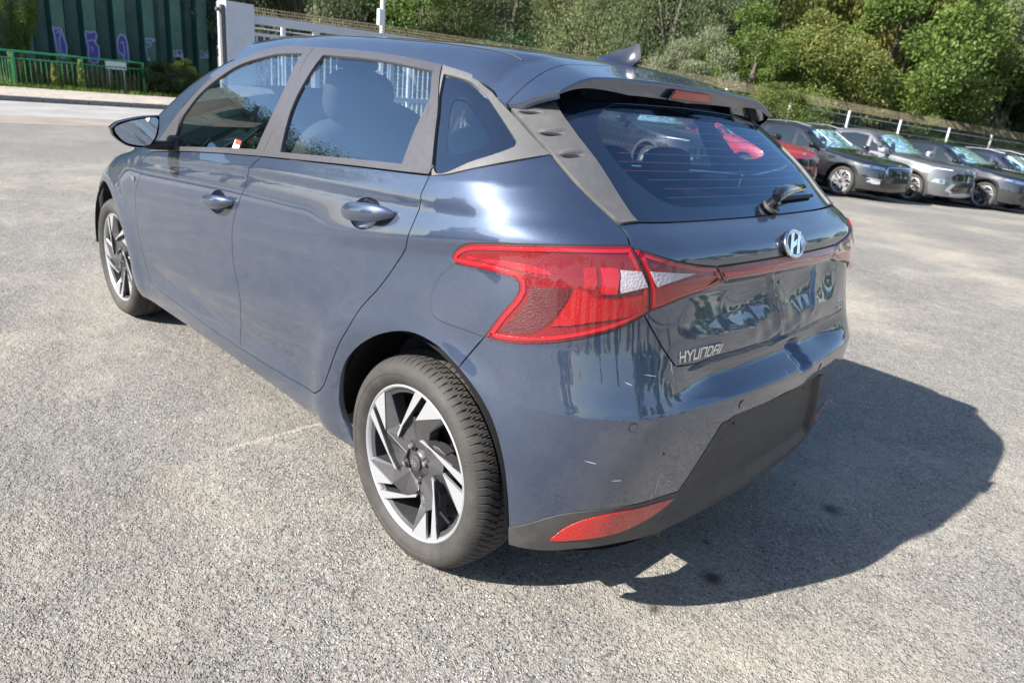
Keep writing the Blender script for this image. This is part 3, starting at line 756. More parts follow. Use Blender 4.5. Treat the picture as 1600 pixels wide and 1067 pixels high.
    for (a, b) in (((-.1735,1.2766),(-.2442,1.2779)),((-.2668,1.2345),(-.3294,1.2360)),((-.3400,1.1939),(-.3926,1.1949))):
        cx, cz = (a[0]+b[0])/2, (a[1]+b[1])/2; L_ = abs(b[0]-a[0])/2; tt = np.linspace(-1, 1, 15)
        up_ = [(cx-L_*t, cz-.003+.0022*(1-t*t)) for t in tt]; dn_ = [(cx-L_*t, cz-.0036-.0014*(1-t*t)) for t in tt[::-1]][1:-1]
        SK.panel('vent_slot', np.array(up_+dn_), M['black'], f_, off=.0042, flange=0, side=side, grid=.01)
    # rear lamp
    base = closed(smooth_line(T['lamp'][:7], .015), .015)
    LO = cat(T['lamp'][:7], T['lamp'][6:10], T['lamp'][9:17], T['lamp'][16:19], T['lamp'][18:22], T['lamp'][21:24]+[T['lamp'][0]], step=.012)
    SK.panel('lamp_gasket', LO, M['black'], q, off=.0008, inset=-.0032, flange=.004, side=side, grid=.016, gz=.010)
    L = SK.panel('tail_lamp', LO, M['lamp_deep'], car, off=.0028, inset=.001, flange=.004, side=side, grid=.014, gz=.010)
    ring = inset2(LO, .006); ring2 = inset2(LO, .0125)
    SK.panel('light_guide', ring, M['lamp_bright'], L, holes=[ring2], off=.0055, flange=.003, side=side, grid=.014, gz=.010)
    SK.panel('lamp_chamber', closed(T['lamp_smoke'], .015), M['lamp_smoke'], L, off=.004, flange=.002, side=side, inset=.003, grid=.02)
    SK.panel('lamp_body', closed(T['lamp_body'], .015), M['lamp_red'], L, off=.0060, flange=.004, side=side, inset=.002, grid=.02)
    SK.panel('light_bar', closed(T['lamp_bar'], .015), M['lamp_bright'], L, off=.0075, flange=.006, side=side, grid=.02)
    SK.panel('light_bar', closed(T['lamp_bar2'], .015), M['lamp_red'], L, off=.0045, flange=.004, side=side, grid=.02)
    SK.panel('reverse_lamp', closed(T['lamp_rev'], .015), M['lamp_white'], L, off=.0065, flange=.005, side=side, grid=.02)
    SK.panel('side_light_grid', closed(T['lamp_streak'], .015), M['lamp_bright'], L, off=.0048, flange=.002, side=side, inset=.0045, grid=.014, gz=.008)
    def lensfn(u, z):
        top = np.interp(-u, [.145,.20,.31,.40,.53], [.955,.988,1.009,1.020,1.026])
        return .009*np.clip((top-z)/.062, 0, 1)
    SK.panel('lens', LO, M['lens'], L, off=.0055, fn=lensfn, inset=.0015, flange=.006, side=side, grid=.014, gz=.006)
    # reflector
    SK.panel('reflector', cat(T['reflector'][:6], T['reflector'][5:]+[T['reflector'][0]], step=.012), M['reflector'], car, off=.0040, flange=.004, side=side, grid=.02)

# rear bumper, tailgate, glass: both halves in one piece
bump_o = SK.panel('rear_bumper', bumper, M['paint'], car, inset=.0018, flange=.02, both=True, grid=.014, gz=.0055, dent=True)
gate_o = SK.panel('tailgate', gate, M['paint'], car, inset=.0018, flange=.02, both=True, grid=.010, gz=.005, dent=True)
vt = T['valance_top']; vb = T['valance_bot']
val = cat([(-.3555,.3277)]+vt[1:7], [vt[6],vt[8]], [vt[8],(UC,.603)], [(UC,.603),(UC,.283)], [(UC,.283),(-.80,.283)]+vb[:6][::-1][:-1]+[(-.3575,.268)], [(-.3575,.268),(-.3555,.3277)], step=.02)
vo = SK.panel('bumper_valance', val, M['plastic'], car, off=.0018, inset=0, flange=.02, both=True, grid=.0065, gz=.0036)
cb_half = cat([(-.4405,1.3028),(-.47,1.314),(-.52,1.319),(UC,1.3245)], [(UC,1.3245),(UC,1.0975)], [(UC,1.0975)]+T['clear_back'][::-1]+[(-.4405,1.3028)], step=.02)
glo = cat([(-.2711,1.3188),(-.4635,1.3245),(-.7827,1.3313),(UC,1.332)], [(UC,1.332),(UC,1.0715)], [(UC,1.0715),(-.908,1.0713),(-.6744,1.0707),(-.5498,1.072)], T['glass_back_side'][::-1], step=.02)
# the clear half-outline is used as a hole that touches the centre line: cut the border as an outline instead
bor = cat([(-.2711,1.3188),(-.4635,1.3245),(-.7827,1.3313),(UC,1.332)], [(UC,1.332),(UC,1.3245)], [(UC,1.3245),(-.52,1.319),(-.47,1.314),(-.4405,1.3028)],
          T['clear_back'][1:]+[(UC,1.0975)], [(UC,1.0975),(UC,1.0715)], [(UC,1.0715),(-.908,1.0713),(-.6744,1.0707),(-.5498,1.072)], T['glass_back_side'][::-1], step=.02)
rw = SK.panel('rear_window_border', bor, M['frit'], gate_o, off=-.002, flange=.004, inset=.001, both=True, grid=.03)
SK.panel('rear_window', cb_half, M['glass_dark'], gate_o, off=-.0025, inset=-.002, flange=0, both=True, grid=.05)
wires = MB()
for i in range(11):
    z = 1.118+i*.0182
    uu = np.linspace(-.50 if z > 1.17 else -.60, UC, 24) if z > 1.14 else np.linspace(-.66, UC, 24)
    p, n = SK.pos(np.stack([uu, np.full(24, z)],1), -.0042); p = np.vstack([p, (p*[1,-1,1])[::-1][1:]])
    wires.tube(p, .0007, 4, cap=False)
wires.build('heating_wires', mat('copper_heating_wire', (.25,.05,.03), .5), rw)

# tail lamps on the tailgate and the light bar between them
li_top = [(-.5355,1.0249)]+T['lamp_inner_top'][1:]; li_bot = T['lamp_inner_bot']
for side in (1, -1):
    li = cat(li_top, [li_top[-1], li_bot[0]], li_bot, [li_bot[-1], (-.5760,.9509), (-.5557,.9913), li_top[0]], step=.012)
    SK.panel('lamp_gasket', li, M['black'], gate_o, off=.0008, inset=-.003, flange=.004, side=side, grid=.03)
    L = SK.panel('tailgate_lamp', li, M['lamp_deep'], car, off=.0025, inset=.001, flange=.004, side=side, grid=.03)
    SK.panel('light_guide', inset2(li, .005), M['lamp_bright'], L, holes=[inset2(li, .0105)], off=.0055, flange=.003, side=side, grid=.03)
    SK.panel('lamp_body', closed([(-.59,.945),(-.66,.955),(-.74,.962),(-.775,.955),(-.74,.937),(-.66,.925),(-.592,.905)], .012), M['lamp_red'], L, off=.005, flange=.003, side=side, grid=.02)
    SK.panel('reverse_lamp', closed(T['lamp_rev2'], .012), M['lamp_white'], L, off=.0072, flange=.004, side=side, grid=.02)
    SK.panel('lens', li, M['lens'], L, off=.0055, fn=lambda u, z: .009*np.clip((np.interp(-u,[.53,.63,.78],[1.026,.998,.977])-z)/.045,0,1), inset=.0015, flange=.006, side=side, grid=.014, gz=.006)
bar = cat([(-.7745,.9768),(-.8952,.9775),(UC,.979)], [(UC,.979),(UC,.9417)], [(UC,.9417),(-.952,.9426),(-.8041,.9439)], [(-.8041,.9439),(-.7745,.9768)], step=.012)
SK.panel('lamp_gasket', bar, M['black'], gate_o, off=.0008, inset=-.0035, flange=.004, both=True, grid=.03)
lb = SK.panel('light_bar_across_tailgate', bar, M['lamp_deep'], car, off=.003, inset=.0008, flange=.004, both=True, grid=.02)
SK.panel('light_strip', cat([(-.80,.962),(UC,.9635)],[(UC,.9635),(UC,.9545)],[(UC,.9545),(-.805,.953)],[(-.805,.953),(-.80,.962)], step=.012), M['lamp_bright'], lb, off=.006, flange=.003, both=True, grid=.02)
SK.panel('lens', bar, M['lens'], lb, off=.004, fn=lambda u, z: .013*np.clip(1-((z-.958)/.019)**2,0,1)**.7, inset=.001, flange=.006, both=True, grid=.007)

# badge, lettering, sensors, small holes
def rear_fn(y, z, off=0.):
    # frame on the rear face at lateral y: x to the right of someone looking at the tail, y up
    u = HB.U(float(SK.pos(np.array([[UC, z]]))[0][0][0]), 1e-6)
    side = 1 if y >= 0 else -1
    a = np.linspace(UC, -.45, 400); p, n = SK.pos(np.stack([a, np.full(400, z)],1), off)
    i = int(np.argmin(np.abs(p[:,1]-abs(y)))); q = Vector(p[i]); m = Vector(n[i]); q.y *= side; m.y *= side
    r = Vector((0,0,1)).cross(m).normalized(); up = m.cross(r).normalized()
    return q, r, up, m
q0, r0, u0, m0 = rear_fn(0., 1.008)
mbl = MB(); nn, kk = 48, 10; V = []; F = []
for i in range(nn):
    t = 2*math.pi*i/nn
    for j in range(kk):
        w = 2*math.pi*j/kk; a, b = .049+.0062*math.cos(w), .034+.0062*math.cos(w)
        V.append(q0+r0*(a*math.cos(t))+u0*(b*math.sin(t))+m0*(.010+.0062*math.sin(w)))
for i in range(nn):
    for j in range(kk): F.append((i*kk+j, ((i+1) % nn)*kk+j, ((i+1) % nn)*kk+(j+1) % kk, i*kk+(j+1) % kk))
mbl.add(V, F)
fnb = lambda x, y, d: q0+r0*x+u0*y+m0*(.006+d)
bx = lambda y: .42*y
for x0 in (-.020, .020):
    mbl.prism([(x0-.0075+bx(-.029)-.004,-.0285),(x0+.0065+bx(-.029)-.002,-.0285),(x0+.0075+bx(.029)+.004,.0285),(x0-.0065+bx(.029)+.002,.0285)], fnb, 0, .009)
mbl.prism([(-.022,-.013),(.018,-.001),(.022,.013),(-.018,.001)], fnb, 0, .008)
bd = mbl.build('badge', M['chrome'], gate_o, smooth=True)
back = MB(); back.prism([tuple(p) for p in ellipse((0,0), .051, .036, 32)], fnb, -.008, .002); back.build('badge_back', M['gloss_black'], bd)
LT = [rear_fn(.478-.01*i, .768) for i in range(20)]
def fl_(x, y, d):
    t = min(max(x/.01, 0), 18.99); i = int(t); a, b = LT[i], LT[i+1]; t -= i
    q = a[0].lerp(b[0], t); return q+a[2].lerp(b[2], t)*y+a[3].lerp(b[3], t)*(d-.0005)
let = MB()
strokes(let, 'HYUNDAI', .0235, .0185, .0075, fl_, .0046, .0045, 0.)
let.build('maker_lettering', M['chrome'], gate_o)
q2, r2, u2, m2 = rear_fn(-.43, .772)
ml = MB(); strokes(ml, 'i20', .026, .014, .006, lambda x, y, d: q2+r2*x+u2*y+m2*(d-.001), .0045, .005); ml.build('model_lettering', M['chrome'], gate_o)

def disc(name, u, z, r, m, parent, off=.001, side=1, ring=None):
    p, a, up, n = SK.frame(u, z, off, side); mb = MB()
    mb.prism([(r*math.cos(t), r*math.sin(t)) for t in np.linspace(0, 2*math.pi, 21)[:-1]], lambda x, y, d: p+a*x+up*y+n*d, -.004, 0)
    o = mb.build(name, m, parent)
    return o
for side in (1, -1):
    for (u, z) in ((-.5744,.639),(-.9098,.628)):
        o = disc('sensor_gap', u, z, .0115, M['black'], bump_o, .0006, side); disc('parking_sensor', u, z, .0098, M['paint'], bump_o, .0018, side)
    disc('screw_hole', -.930, .556, .0055, M['black'], vo, .0030, side)
disc('clip_hole', -.66, .555, .003, M['black'], bump_o, .0012)

# roof, spoiler, pillars and windscreen --------------------------------
def radial(x, th, z0, full=False):
    lo = np.full(np.shape(x), .05); hi = np.full(np.shape(x), 1.2)
    for _ in range(30):
        m = .5*(lo+hi); y = m*np.cos(th); z = z0+m*np.sin(th)
        ins = (HB.F(x, y, z) if full else HB.G(x, y, z)) < 0
        lo = np.where(ins, m, lo); hi = np.where(ins, hi, m)
    m = .5*(lo+hi); return np.stack([x, m*np.cos(th), z0+m*np.sin(th)], -1)
def gnormal(p, full=False, e=.0015):
    f = HB.F if full else HB.G; x, y, z = p[...,0], p[...,1], p[...,2]
    g = np.stack([f(x+e,y,z)-f(x-e,y,z), f(x,y+e,z)-f(x,y-e,z), f(x,y,z+e)-f(x,y,z-e)], -1)
    return g/np.linalg.norm(g, axis=-1, keepdims=True)
rlx = cubic([-.30,-.089,.0079,.1087,.2199,.4238,.6486,.9178,1.1103,1.2539,1.4173,1.574,1.7278,1.905,2.1],
            [1.3000,1.2959,1.3306,1.3572,1.372,1.3878,1.3967,1.4021,1.4001,1.3806,1.3255,1.2528,1.14,.935,.90])
def strip(name, xs_fn, zlow, m, parent, nx, nt, full=False, z0=1.05, extra=None, s0=0., s1=1., off=0.):
    """grid over the roof: s = 0 at the side line, 1 at the crown"""
    V = []; N = []
    I, Jn = nx, nt
    for i in range(I+1):
        row_s = s0+(s1-s0)*np.arange(Jn+1)/Jn; x = xs_fn(i/I, row_s)
        zl = zlow(x); zz = np.minimum(z0, zl-.12); yl = HB.Y(x, zl)
        for _ in range(6):
            th0 = np.arctan2(zl-zz, yl); pp = radial(x, th0, zz, full); yl = yl+(pp[:,1]-yl); 
        th = th0+(math.pi/2-th0)*(1-(1-row_s)**1.25)
        p = radial(x, th, zz, full); n = gnormal(p, full); p = p+n*off
        V.append(p); N.append(n)
    V = np.array(V); N = np.array(N); N[:, -1, 1] = np.where(s1 >= 1, 0, N[:, -1, 1])
    return V, N
def grid_mesh(name, V, N, m, parent, mirror=True, flange=None):
    I, J = V.shape[0], V.shape[1]; id_ = np.arange(I*J).reshape(I, J)
    F = np.stack([id_[:-1,:-1], id_[1:,:-1], id_[1:,1:], id_[:-1,1:]], -1).reshape(-1,4)
    v = V.reshape(-1,3); n = N.reshape(-1,3)
    g = np.cross(v[F[:,1]]-v[F[:,0]], v[F[:,2]]-v[F[:,0]]); fl = (g*n[F].mean(1)).sum(1) < 0
    F[fl] = F[fl][:, ::-1]
    if flange:
        ed = {'x0': id_[0], 'x1': id_[-1], 's0': id_[:,0]}
        vs = [v]; ns = [n]; b = len(v); Fl = F.tolist()
        for e in flange:
            k = ed[e]; q = v[k]; nn_ = n[k]
            inn = {'x0': v[id_[1]], 'x1': v[id_[-2]], 's0': v[id_[:,1]]}[e]; w = q-inn; w /= np.linalg.norm(w,axis=1,keepdims=True)
            vs += [q, q-nn_*.02]; ns += [w*.9+nn_*.3, w]; L_ = len(k)
            for i in range(L_-1):
                f = [b+i, b+i+1, b+L_+i+1, b+L_+i]; P_ = np.vstack(vs); gg = np.cross(P_[f[1]]-P_[f[0]], P_[f[2]]-P_[f[0]])
                Fl.append(f if gg@w[i] > 0 else f[::-1])
            b += 2*L_
        v = np.vstack(vs); n = np.vstack(ns); n /= np.linalg.norm(n,axis=1,keepdims=True); F = Fl
    else: F = F.tolist()
    F = [tuple(f) for f in F]
    if mirror:
        k = len(v); F += [tuple(i+k for i in f)[::-1] for f in F]; v = np.vstack([v, v*[1,-1,1]]); n = np.vstack([n, n*[1,-1,1]])
    return link(name, mesh_np(name, v, F, [m], normals=n), parent)
seamx = lambda s: np.interp(s, [0,.35,.6,1], [-.0885,-.066,-.035,.004])
V, N = strip('roof', lambda t, s: seamx(s)+.003+t*(1.44-seamx(s)), lambda x: rlx(x)-.006, M['paint'], car, 60, 40)
roof = grid_mesh('roof', V, N, M['paint'], car, flange=('x0','s0'))
# spoiler: skin, trailing face, underside
zfin = cubic([-.30,-.2449,-.2026,-.1558,-.1135,-.08],[1.348,1.3467,1.3368,1.3146,1.2918,1.289])
xt = lambda s: -.186-.016*s
V, N = strip('spoiler', lambda t, s: (seamx(s)-.002)*(1-t)+t*xt(s), lambda x: np.maximum(zfin(x)+.002, 1.289), M['paint'], car, 22, 46)
top_e = V[-1].copy(); nx_ = N[-1].copy()
# soften the trailing edge and turn it under
rows = []; nr = []
drop = np.interp(np.arange(47)/46, [0,.12,.3,1], [.004,.020,.034,.040])
for k in range(5):
    a = k/4*math.pi/2; p = top_e+np.stack([-np.sin(a)*.006*np.ones(47), np.zeros(47), -(1-np.cos(a))*.006*np.ones(47)],-1); rows.append(p)
    nr.append(nx_*math.cos(a)+np.array([-1,0,-.05])*math.sin(a))
p = rows[-1].copy()
for k in range(1, 5): rows.append(p+np.stack([k/4*.010*np.ones(47), np.zeros(47), -k/4*drop],-1)); nr.append(np.tile([-1,0,-.25],(47,1)).astype(float))
p2 = rows[-1].copy(); rows.append(p2+[0,0,0]); nr.append(np.tile([-.2,0,-1.],(47,1)))
end = np.stack([np.full(47, -.135), p2[:,1]*.985, np.full(47, 1.296)],-1); rows.append(end); nr.append(np.tile([-.1,0,-1.],(47,1)))
VV = np.concatenate([V, np.array(rows[1:])]); NN = np.concatenate([N, np.array(nr[1:])]); NN /= np.linalg.norm(NN,axis=-1,keepdims=True)
I0 = len(V); spo = grid_mesh('spoiler', VV[:I0+8], NN[:I0+8], M['paint'], car, flange=('x0','s0'))
und = grid_mesh('spoiler_underside', VV[I0+8:], NN[I0+8:], M['gloss_black'], spo)
# third brake lamp in the trailing face
mb = MB(); xb, zb_ = float(rows[4][-1][0]), float(rows[4][-1][2])
outl = [(-.105,-.022),(-.090,-.004),(-.080,-.0015),(.080,-.0015),(.090,-.004),(.105,-.022)]
mb.prism(outl, lambda a, b, d: Vector((xb+.0065-d-(b+.02)*.25, a, zb_+b-.004-.55*a*a)), 0, .008)
bl = mb.build('third_brake_lamp', lamp_mat('dark_red_brake_lamp', (.48,.006,.006), .12, 60, .1), car, bevel=.002)
mb = MB(); mb.prism([(a*1.10, b*1.12-.001) for a, b in outl], lambda a, b, d: Vector((xb+.006-d-(b+.02)*.25, a, zb_+b-.004-.55*a*a)), 0, .0060); mb.build('lamp_frame', M['gloss_black'], bl)
# roof panel joint lines (long narrow ditches) on both sides
for side in (1, -1):
    mbd = MB(); xs = np.linspace(.02, 1.40, 40); 
    pts = []
    for x in xs:
        y = .475-.03*max(0, .25-x); zz = .9; lo, hi = 1.3, 1.5
        for _ in range(25):
            m_ = (lo+hi)/2
            if HB.G(x, y, m_) < 0: lo = m_
            else: hi = m_
        pts.append((x, y*side, lo+.0005))
    mbd.tube(pts, .0018, 6); mbd.build('roof_joint_strip', M['black'], roof, smooth=True)
# A pillars, windscreen
for (s0, s1, nm, mt, nt) in ((0, .17, 'pillar', M['paint'], 8), (.17, 1, 'windscreen', M['glass'], 24)):
    V, N = strip(nm, lambda t, s: 1.435+t*(2.08-1.435)+0*s, rlx, mt, car, 24, nt, full=True, s0=s0, s1=s1, off=.0 if nm == 'pillar' else -.002)
    if nm == 'pillar':
        grid_mesh(nm, V, N, mt, car, mirror=False); grid_mesh(nm, V*[1,-1,1], N*[1,-1,1], mt, car, mirror=False)
    else: grid_mesh(nm, V, N, mt, car)
# shark fin aerial
prof = [(.118,.0,.016),(.112,.004,.017),(.07,.022,.014),(.03,.043,.010),(-.005,.062,.006),(-.022,.068,.004),(-.034,.067,.003)]
V = []; F = []
zr = lambda x: float(HB.zt(x))-.003
xs0 = .055
secs = []
for i, t in enumerate(np.linspace(0, 1, 15)):
    # spine height and base width at station x
    x = .120-.168*t; h = np.interp(t, [0,.1,.35,.65,.85,.93,1], [.001,.007,.022,.046,.064,.066,.030]); wd = np.interp(t, [0,.08,.35,.75,.95,1], [.003,.017,.026,.027,.024,.019])
    zz = zr(xs0+x); sec = []
    for a in np.linspace(-1, 1, 17):
        yy = wd*math.copysign(abs(a)**1.0, a); hh = h*(1-abs(a)**.55)**1.15 if abs(a) < 1 else 0
        sec.append((xs0+x-(.018*(hh/max(h,1e-4))**2 if t > .6 else 0), yy*(1-.0*hh), zz+hh))
    secs.append(sec)
k = 17
for s_ in secs: V += s_
for i in range(14):
    for j in range(16): F.append((i*k+j, i*k+j+1, (i+1)*k+j+1, (i+1)*k+j))
F.append(tuple(14*k+j for j in range(17)))
mb = MB(); mb.add(V, F); mb.build('shark_fin_aerial', mat('dark_navy_fin_paint', (.014,.018,.032), .25, .2, 1.), car, smooth=True)

# front end ------------------------------------------------------------
fend = cat([(1.912,.931)]+T['door_front_edge'][1:-1]+[(1.994,.338)], [(1.994,.338),(2.03,.30),(2.02,.215)], [(2.02,.215),(2.19,.215)],
           [(2.19,.215),(2.195,.36)]+[(2.58+.385*math.cos(a) if 2.58+.385*math.cos(a) < 2.4 else 2.4+math.atan2(2.58+.385*math.cos(a)-2.4,.79)*.8, .34+.365*math.sin(a)) for a in np.radians([160,140,120,105,90,75,60,40,20,5])]+[(2.90,.30),(2.905,.2)],
           [(2.905,.2),(SK.UF,.2)], [(SK.UF,.2),(SK.UF,.72)], [(SK.UF,.72),(3.2,.745),(3.0,.79),(2.75,.845),(2.45,.895),(2.2,.925),(1.912,.931)], step=.03)
for side in (1, -1):
    SK.panel('front_wing', fend, M['paint'], car, inset=.0018, flange=.02, side=side, grid=.035, gz=.03)
# bonnet from the scuttle to the nose
def topz(x, y):
    lo = np.full(np.shape(x), .45); hi = np.full(np.shape(x), 1.3)
    for _ in range(26):
        m_ = .5*(lo+hi); ins = HB.F(x, y, m_) < 0; lo = np.where(ins, m_, lo); hi = np.where(ins, hi, m_)
    return .5*(lo+hi)
I, J = 30, 24; V = np.zeros((I+1,J+1,3))
for i in range(I+1):
    s = np.arange(J+1)/J; x = np.full(J+1, 1.95+1.33*i/I); y = (1-s)*(.765-.16*(i/I)**2); z = topz(x, y); V[i] = np.stack([x, y, z],-1)
N = gnormal(V, True); N[:, -1, 1] = 0
grid_mesh('bonnet', V-N*.001, N, M['paint'], car)
for side in (1, -1):
    hl = closed([(2.97,.73),(3.12,.755),(3.32,.73),(3.42,.66),(3.30,.60),(3.10,.63)], .03)
    h = SK.panel('headlight', hl, M['chrome'], car, off=.003, side=side, grid=.05, flange=.004); SK.panel('lens', hl, M['glass'], h, off=.012, side=side, grid=.05, flange=.008)
gr = cat([(3.40,.56),(SK.UF,.58)], [(SK.UF,.58),(SK.UF,.26)], [(SK.UF,.26),(3.36,.30)], [(3.36,.30),(3.40,.56)], step=.04)
for side in (1, -1): SK.panel('front_grille', gr, M['gloss_black'], car, off=.004, side=side, grid=.06)

# dark inner shell behind every joint, and the floor
inner = cat([(2.35,.26),(2.35,.86),(1.9,.90),(1.2,.97),(.4,1.03),(-.1,1.06),(-.35,1.10),(-.48,1.02),(-.62,1.0),(UC,1.0)], [(UC,1.0),(UC,.33)], [(UC,.33),(-.5,.33),(-.40,.36)],
            [(-.40,.36),(-.37,.62),(-.25,.76),(-.02,.82),(.22,.74),(.36,.58),(.38,.26)], [(.38,.26),(2.35,.26)], step=.06, sm=False)
SK.panel('inner_shell', inner, M['black'], car, off=-.040, flange=0, both=True, grid=.04, gz=.03)
mb = MB(); mb.box((1.28,0,.235), (3.3,1.36,.05)); mb.box((-.30,0,.40),(.55,1.02,.20)); mb.box((1.3,0,.19),(2.2,.3,.08)); mb.tube([(.5,.28,.2),(-.1,.33,.22),(-.45,.36,.24)], .035, 10)
mb.build('underbody', M['under'], car, bevel=.015)
for cx in (0., 2.58):
    for side in (1, -1):
        mb = MB(); V = []; F = []; n = 28
        for i in range(n+1):
            a = math.pi*(-.02+1.04*i/n)
            for (yy, rr) in ((.79,.372),(.74,.385),(.52,.385),(.50,.20)):
                V.append((cx+rr*math.cos(a)*1.0-(.02 if cx == 0 else 0), yy*side*(1 if cx == 0 else .985), .338+rr*.965*math.sin(a)))
        for i in range(n):
            for j in range(3): F.append((i*4+j, i*4+j+1, (i+1)*4+j+1, (i+1)*4+j))
        mb.add(V, F); mb.build('wheel_arch_liner', M['black'], car, smooth=True)
for yy in (-.36,-.13,.13,.36):
    mb = MB(); mb.prism([(-.575,.29),(-.570,.225),(-.555,.222),(-.44,.262),(-.42,.32)], lambda a, b, d, yy=yy: Vector((a, yy+d, b)), -.005, .005); mb.build('diffuser_fin', M['plastic'], vo, bevel=.0015)

# valance lower shelf, turning under
pr, nrm = SK.pos(np.array([(u, .284) for u in np.linspace(-.45, UC, 30)]), .001)
half = np.stack([pr, pr+[.05,0,-.012], pr+[.16,0,-.01]],0); nn_ = np.stack([nrm*.3+[0,0,-1]]*3,0); nn_ /= np.linalg.norm(nn_,axis=-1,keepdims=True)
grid_mesh('valance_underside', half, nn_, M['plastic'], vo)

# door mirrors -----------------------------------------------------------
mo = [(1.0129,1.0488),(.9879,1.0693),(.949,1.0827),(.891,1.0963),(.831,1.1030),(.8387,1.0443),(.8476,1.0196),(.8634,.9972),(.8942,.9800),(.9278,.9788),(.9584,.9841),(.9871,1.0013),(1.0074,1.0219)]
mg = [(.9980,1.048),(.9690,1.0668),(.915,1.0833),(.8459,1.0925),(.849,1.0488),(.8622,1.0143),(.8853,.9892),(.9338,.9897),(.9627,.9974),(.9872,1.0193)]
for side in (1, -1):
    ol = np.vstack([smooth_line(mo[:5], .006), smooth_line(mo[4:], .006)[1:]]); ol = ol[:-1] if np.linalg.norm(ol[0]-ol[-1]) < .004 else ol
    c = np.array([.915,1.035]); V = []; F = []; k = len(ol)
    prof = [(-.004,.955),(0,.985),(.006,1.0),(.02,1.005),(.045,.97),(.07,.86),(.09,.66),(.102,.40),(.106,.12)]
    for (dx, sc) in prof:
        q = c+(ol-c)*sc+np.array([-.006,0])*dx*6
        V += [(1.640+dx, p[0]*side, p[1]) for p in q]
    for i in range(len(prof)-1):
        for j in range(k): F.append((i*k+j, i*k+(j+1) % k, (i+1)*k+(j+1) % k, (i+1)*k+j))
    F.append(tuple((len(prof)-1)*k+j for j in range(k)))
    mb = MB(); mb.add(V, F); mh = mb.build('door_mirror', M['gloss_black'], car, smooth=True)
    mb = MB(); ar = superbox((1.685,.815*side,.985), (.07,.15,.034), 3.5, 8); mb.add(*ar); ar = superbox((1.69,.765*side,.99), (.11,.05,.07), 3, 8); mb.add(*ar); mb.build('mirror_arm', M['black'], mh, smooth=True)
    gl = smooth_line(mg, .01, True); mb = MB()
    mb.prism([tuple(p) for p in gl], lambda a, b, d: Vector((1.637+d+(a-.92)*.05, a*side, b)), 0, .003); mb.build('mirror_glass', M['mirror'], mh)
    # black sail panel at the window corner
    tri = closed([(1.90,.945),(1.742,1.098),(1.70,1.10),(1.675,.975),(1.70,.968)], .02)
    SK.panel('mirror_sail', tri, M['trim'], mh, off=.003, side=side, grid=.04, flange=.006)

# rear wiper -------------------------------------------------------------
def gl_pt(y, z, off):
    q, r, up, n = rear_fn(y, z); return q+n*off
mb = MB()
mb.tube([gl_pt(-.045,1.086,-.004), gl_pt(-.045,1.086,.030)], [.020,.016], 16)
mb.tube([gl_pt(-.05,1.09,.030), gl_pt(-.075,1.097,.034), gl_pt(-.12,1.103,.034), gl_pt(-.20,1.109,.030), gl_pt(-.30,1.112,.024), gl_pt(-.335,1.112,.018)], [.013,.019,.019,.016,.012,.007], 12, up=Vector((-1,0,.3)))
wp = mb.build('wiper_arm', M['gloss_black'], car, smooth=True)
mb = MB(); mb.tube([gl_pt(y, 1.100, .006) for y in (-.10,-.18,-.26,-.34,-.40)], .006, 6); mb.build('wiper_blade', M['black'], wp)
mb = MB(); mb.tube([gl_pt(-.043,1.083,.004), gl_pt(-.043,1.083,.012)], [.027,.027], 16); mb.build('wiper_washer', M['plastic'], wp, smooth=True)

# fender badge, window label, sill clip
mb = MB(); fn = skin_fn(2.115, .790, .001, 1, -.04); mb.prism([(-.026,-.010),(.020,-.010),(.026,.010),(-.020,.010)], fn, 0, .002); fb = mb.build('wing_badge', M['chrome'], car)
mb = MB(); fn = skin_fn(1.10, 1.052, -.004, 1, 0.); mb.prism([(-.028,-.022),(.028,-.022),(.028,.022),(-.028,.022)], fn, 0, .0012); lab = mb.build('window_label', M['white'], car)
mb = MB(); mb.prism([(-.028,.006),(.020,.006),(.020,.022),(-.028,.022)], fn, .0013, .0020); mb.build('label_band', M['red_label'], lab)
# scratches in the bumper corner
mb = MB()
for (u, z, a, l, w) in ((-.662,.470,1.45,.032,.0009),(-.655,.430,1.25,.018,.0007),(-.70,.462,.1,.020,.0006),(-.69,.455,.3,.014,.0005),(-.60,.750,.2,.018,.0005),(-.66,.745,1.3,.03,.0006),(-.555,.735,.4,.01,.0006),(-.50,.55,.2,.014,.0005),(-.56,.50,.0,.012,.0005)):
    fn = skin_fn(u, z, .0003, 1, a); mb.prism([(-l,-w),(l*.2,-w*1.4),(l,0),(l*.1,w*1.3),(-l,w)], fn, 0, .0004)
mb.build('scratches', mat('bare_scratch', (.55,.54,.52), .6), bump_o)

# cabin --------------------------------------------------------------------
def seat(x, y, w, name='seat'):
    mb = MB(); mb.add(*superbox((x+.02,y,.56), (.54,w,.20), 4, 8)); mb.add(*superbox((x-.27,y,.86), (.16,w*.96,.64), 3.2, 10, rot=Matrix.Rotation(R(-18), 3, 'Y')))
    o = mb.build(name, M['cloth'], car, smooth=True)
    mb = MB(); mb.add(*superbox((x-.385,y,1.245), (.12,w*.56,.20), 3, 8, rot=Matrix.Rotation(R(-12), 3, 'Y'))); mb.tube([(x-.36,y-.05,1.1),(x-.38,y-.05,1.2)], .006, 6); mb.tube([(x-.36,y+.05,1.1),(x-.38,y+.05,1.2)], .006, 6)
    mb.build('headrest', M['cloth'], o, smooth=True); return o
seat(1.38, .34, .50); seat(1.38, -.34, .50)
mb = MB(); mb.add(*superbox((.46,0,.56), (.52,1.22,.20), 5, 10)); mb.add(*superbox((.17,0,.83), (.16,1.18,.56), 4, 10, rot=Matrix.Rotation(R(-20), 3, 'Y')))
rb = mb.build('rear_bench', M['cloth'], car, smooth=True)
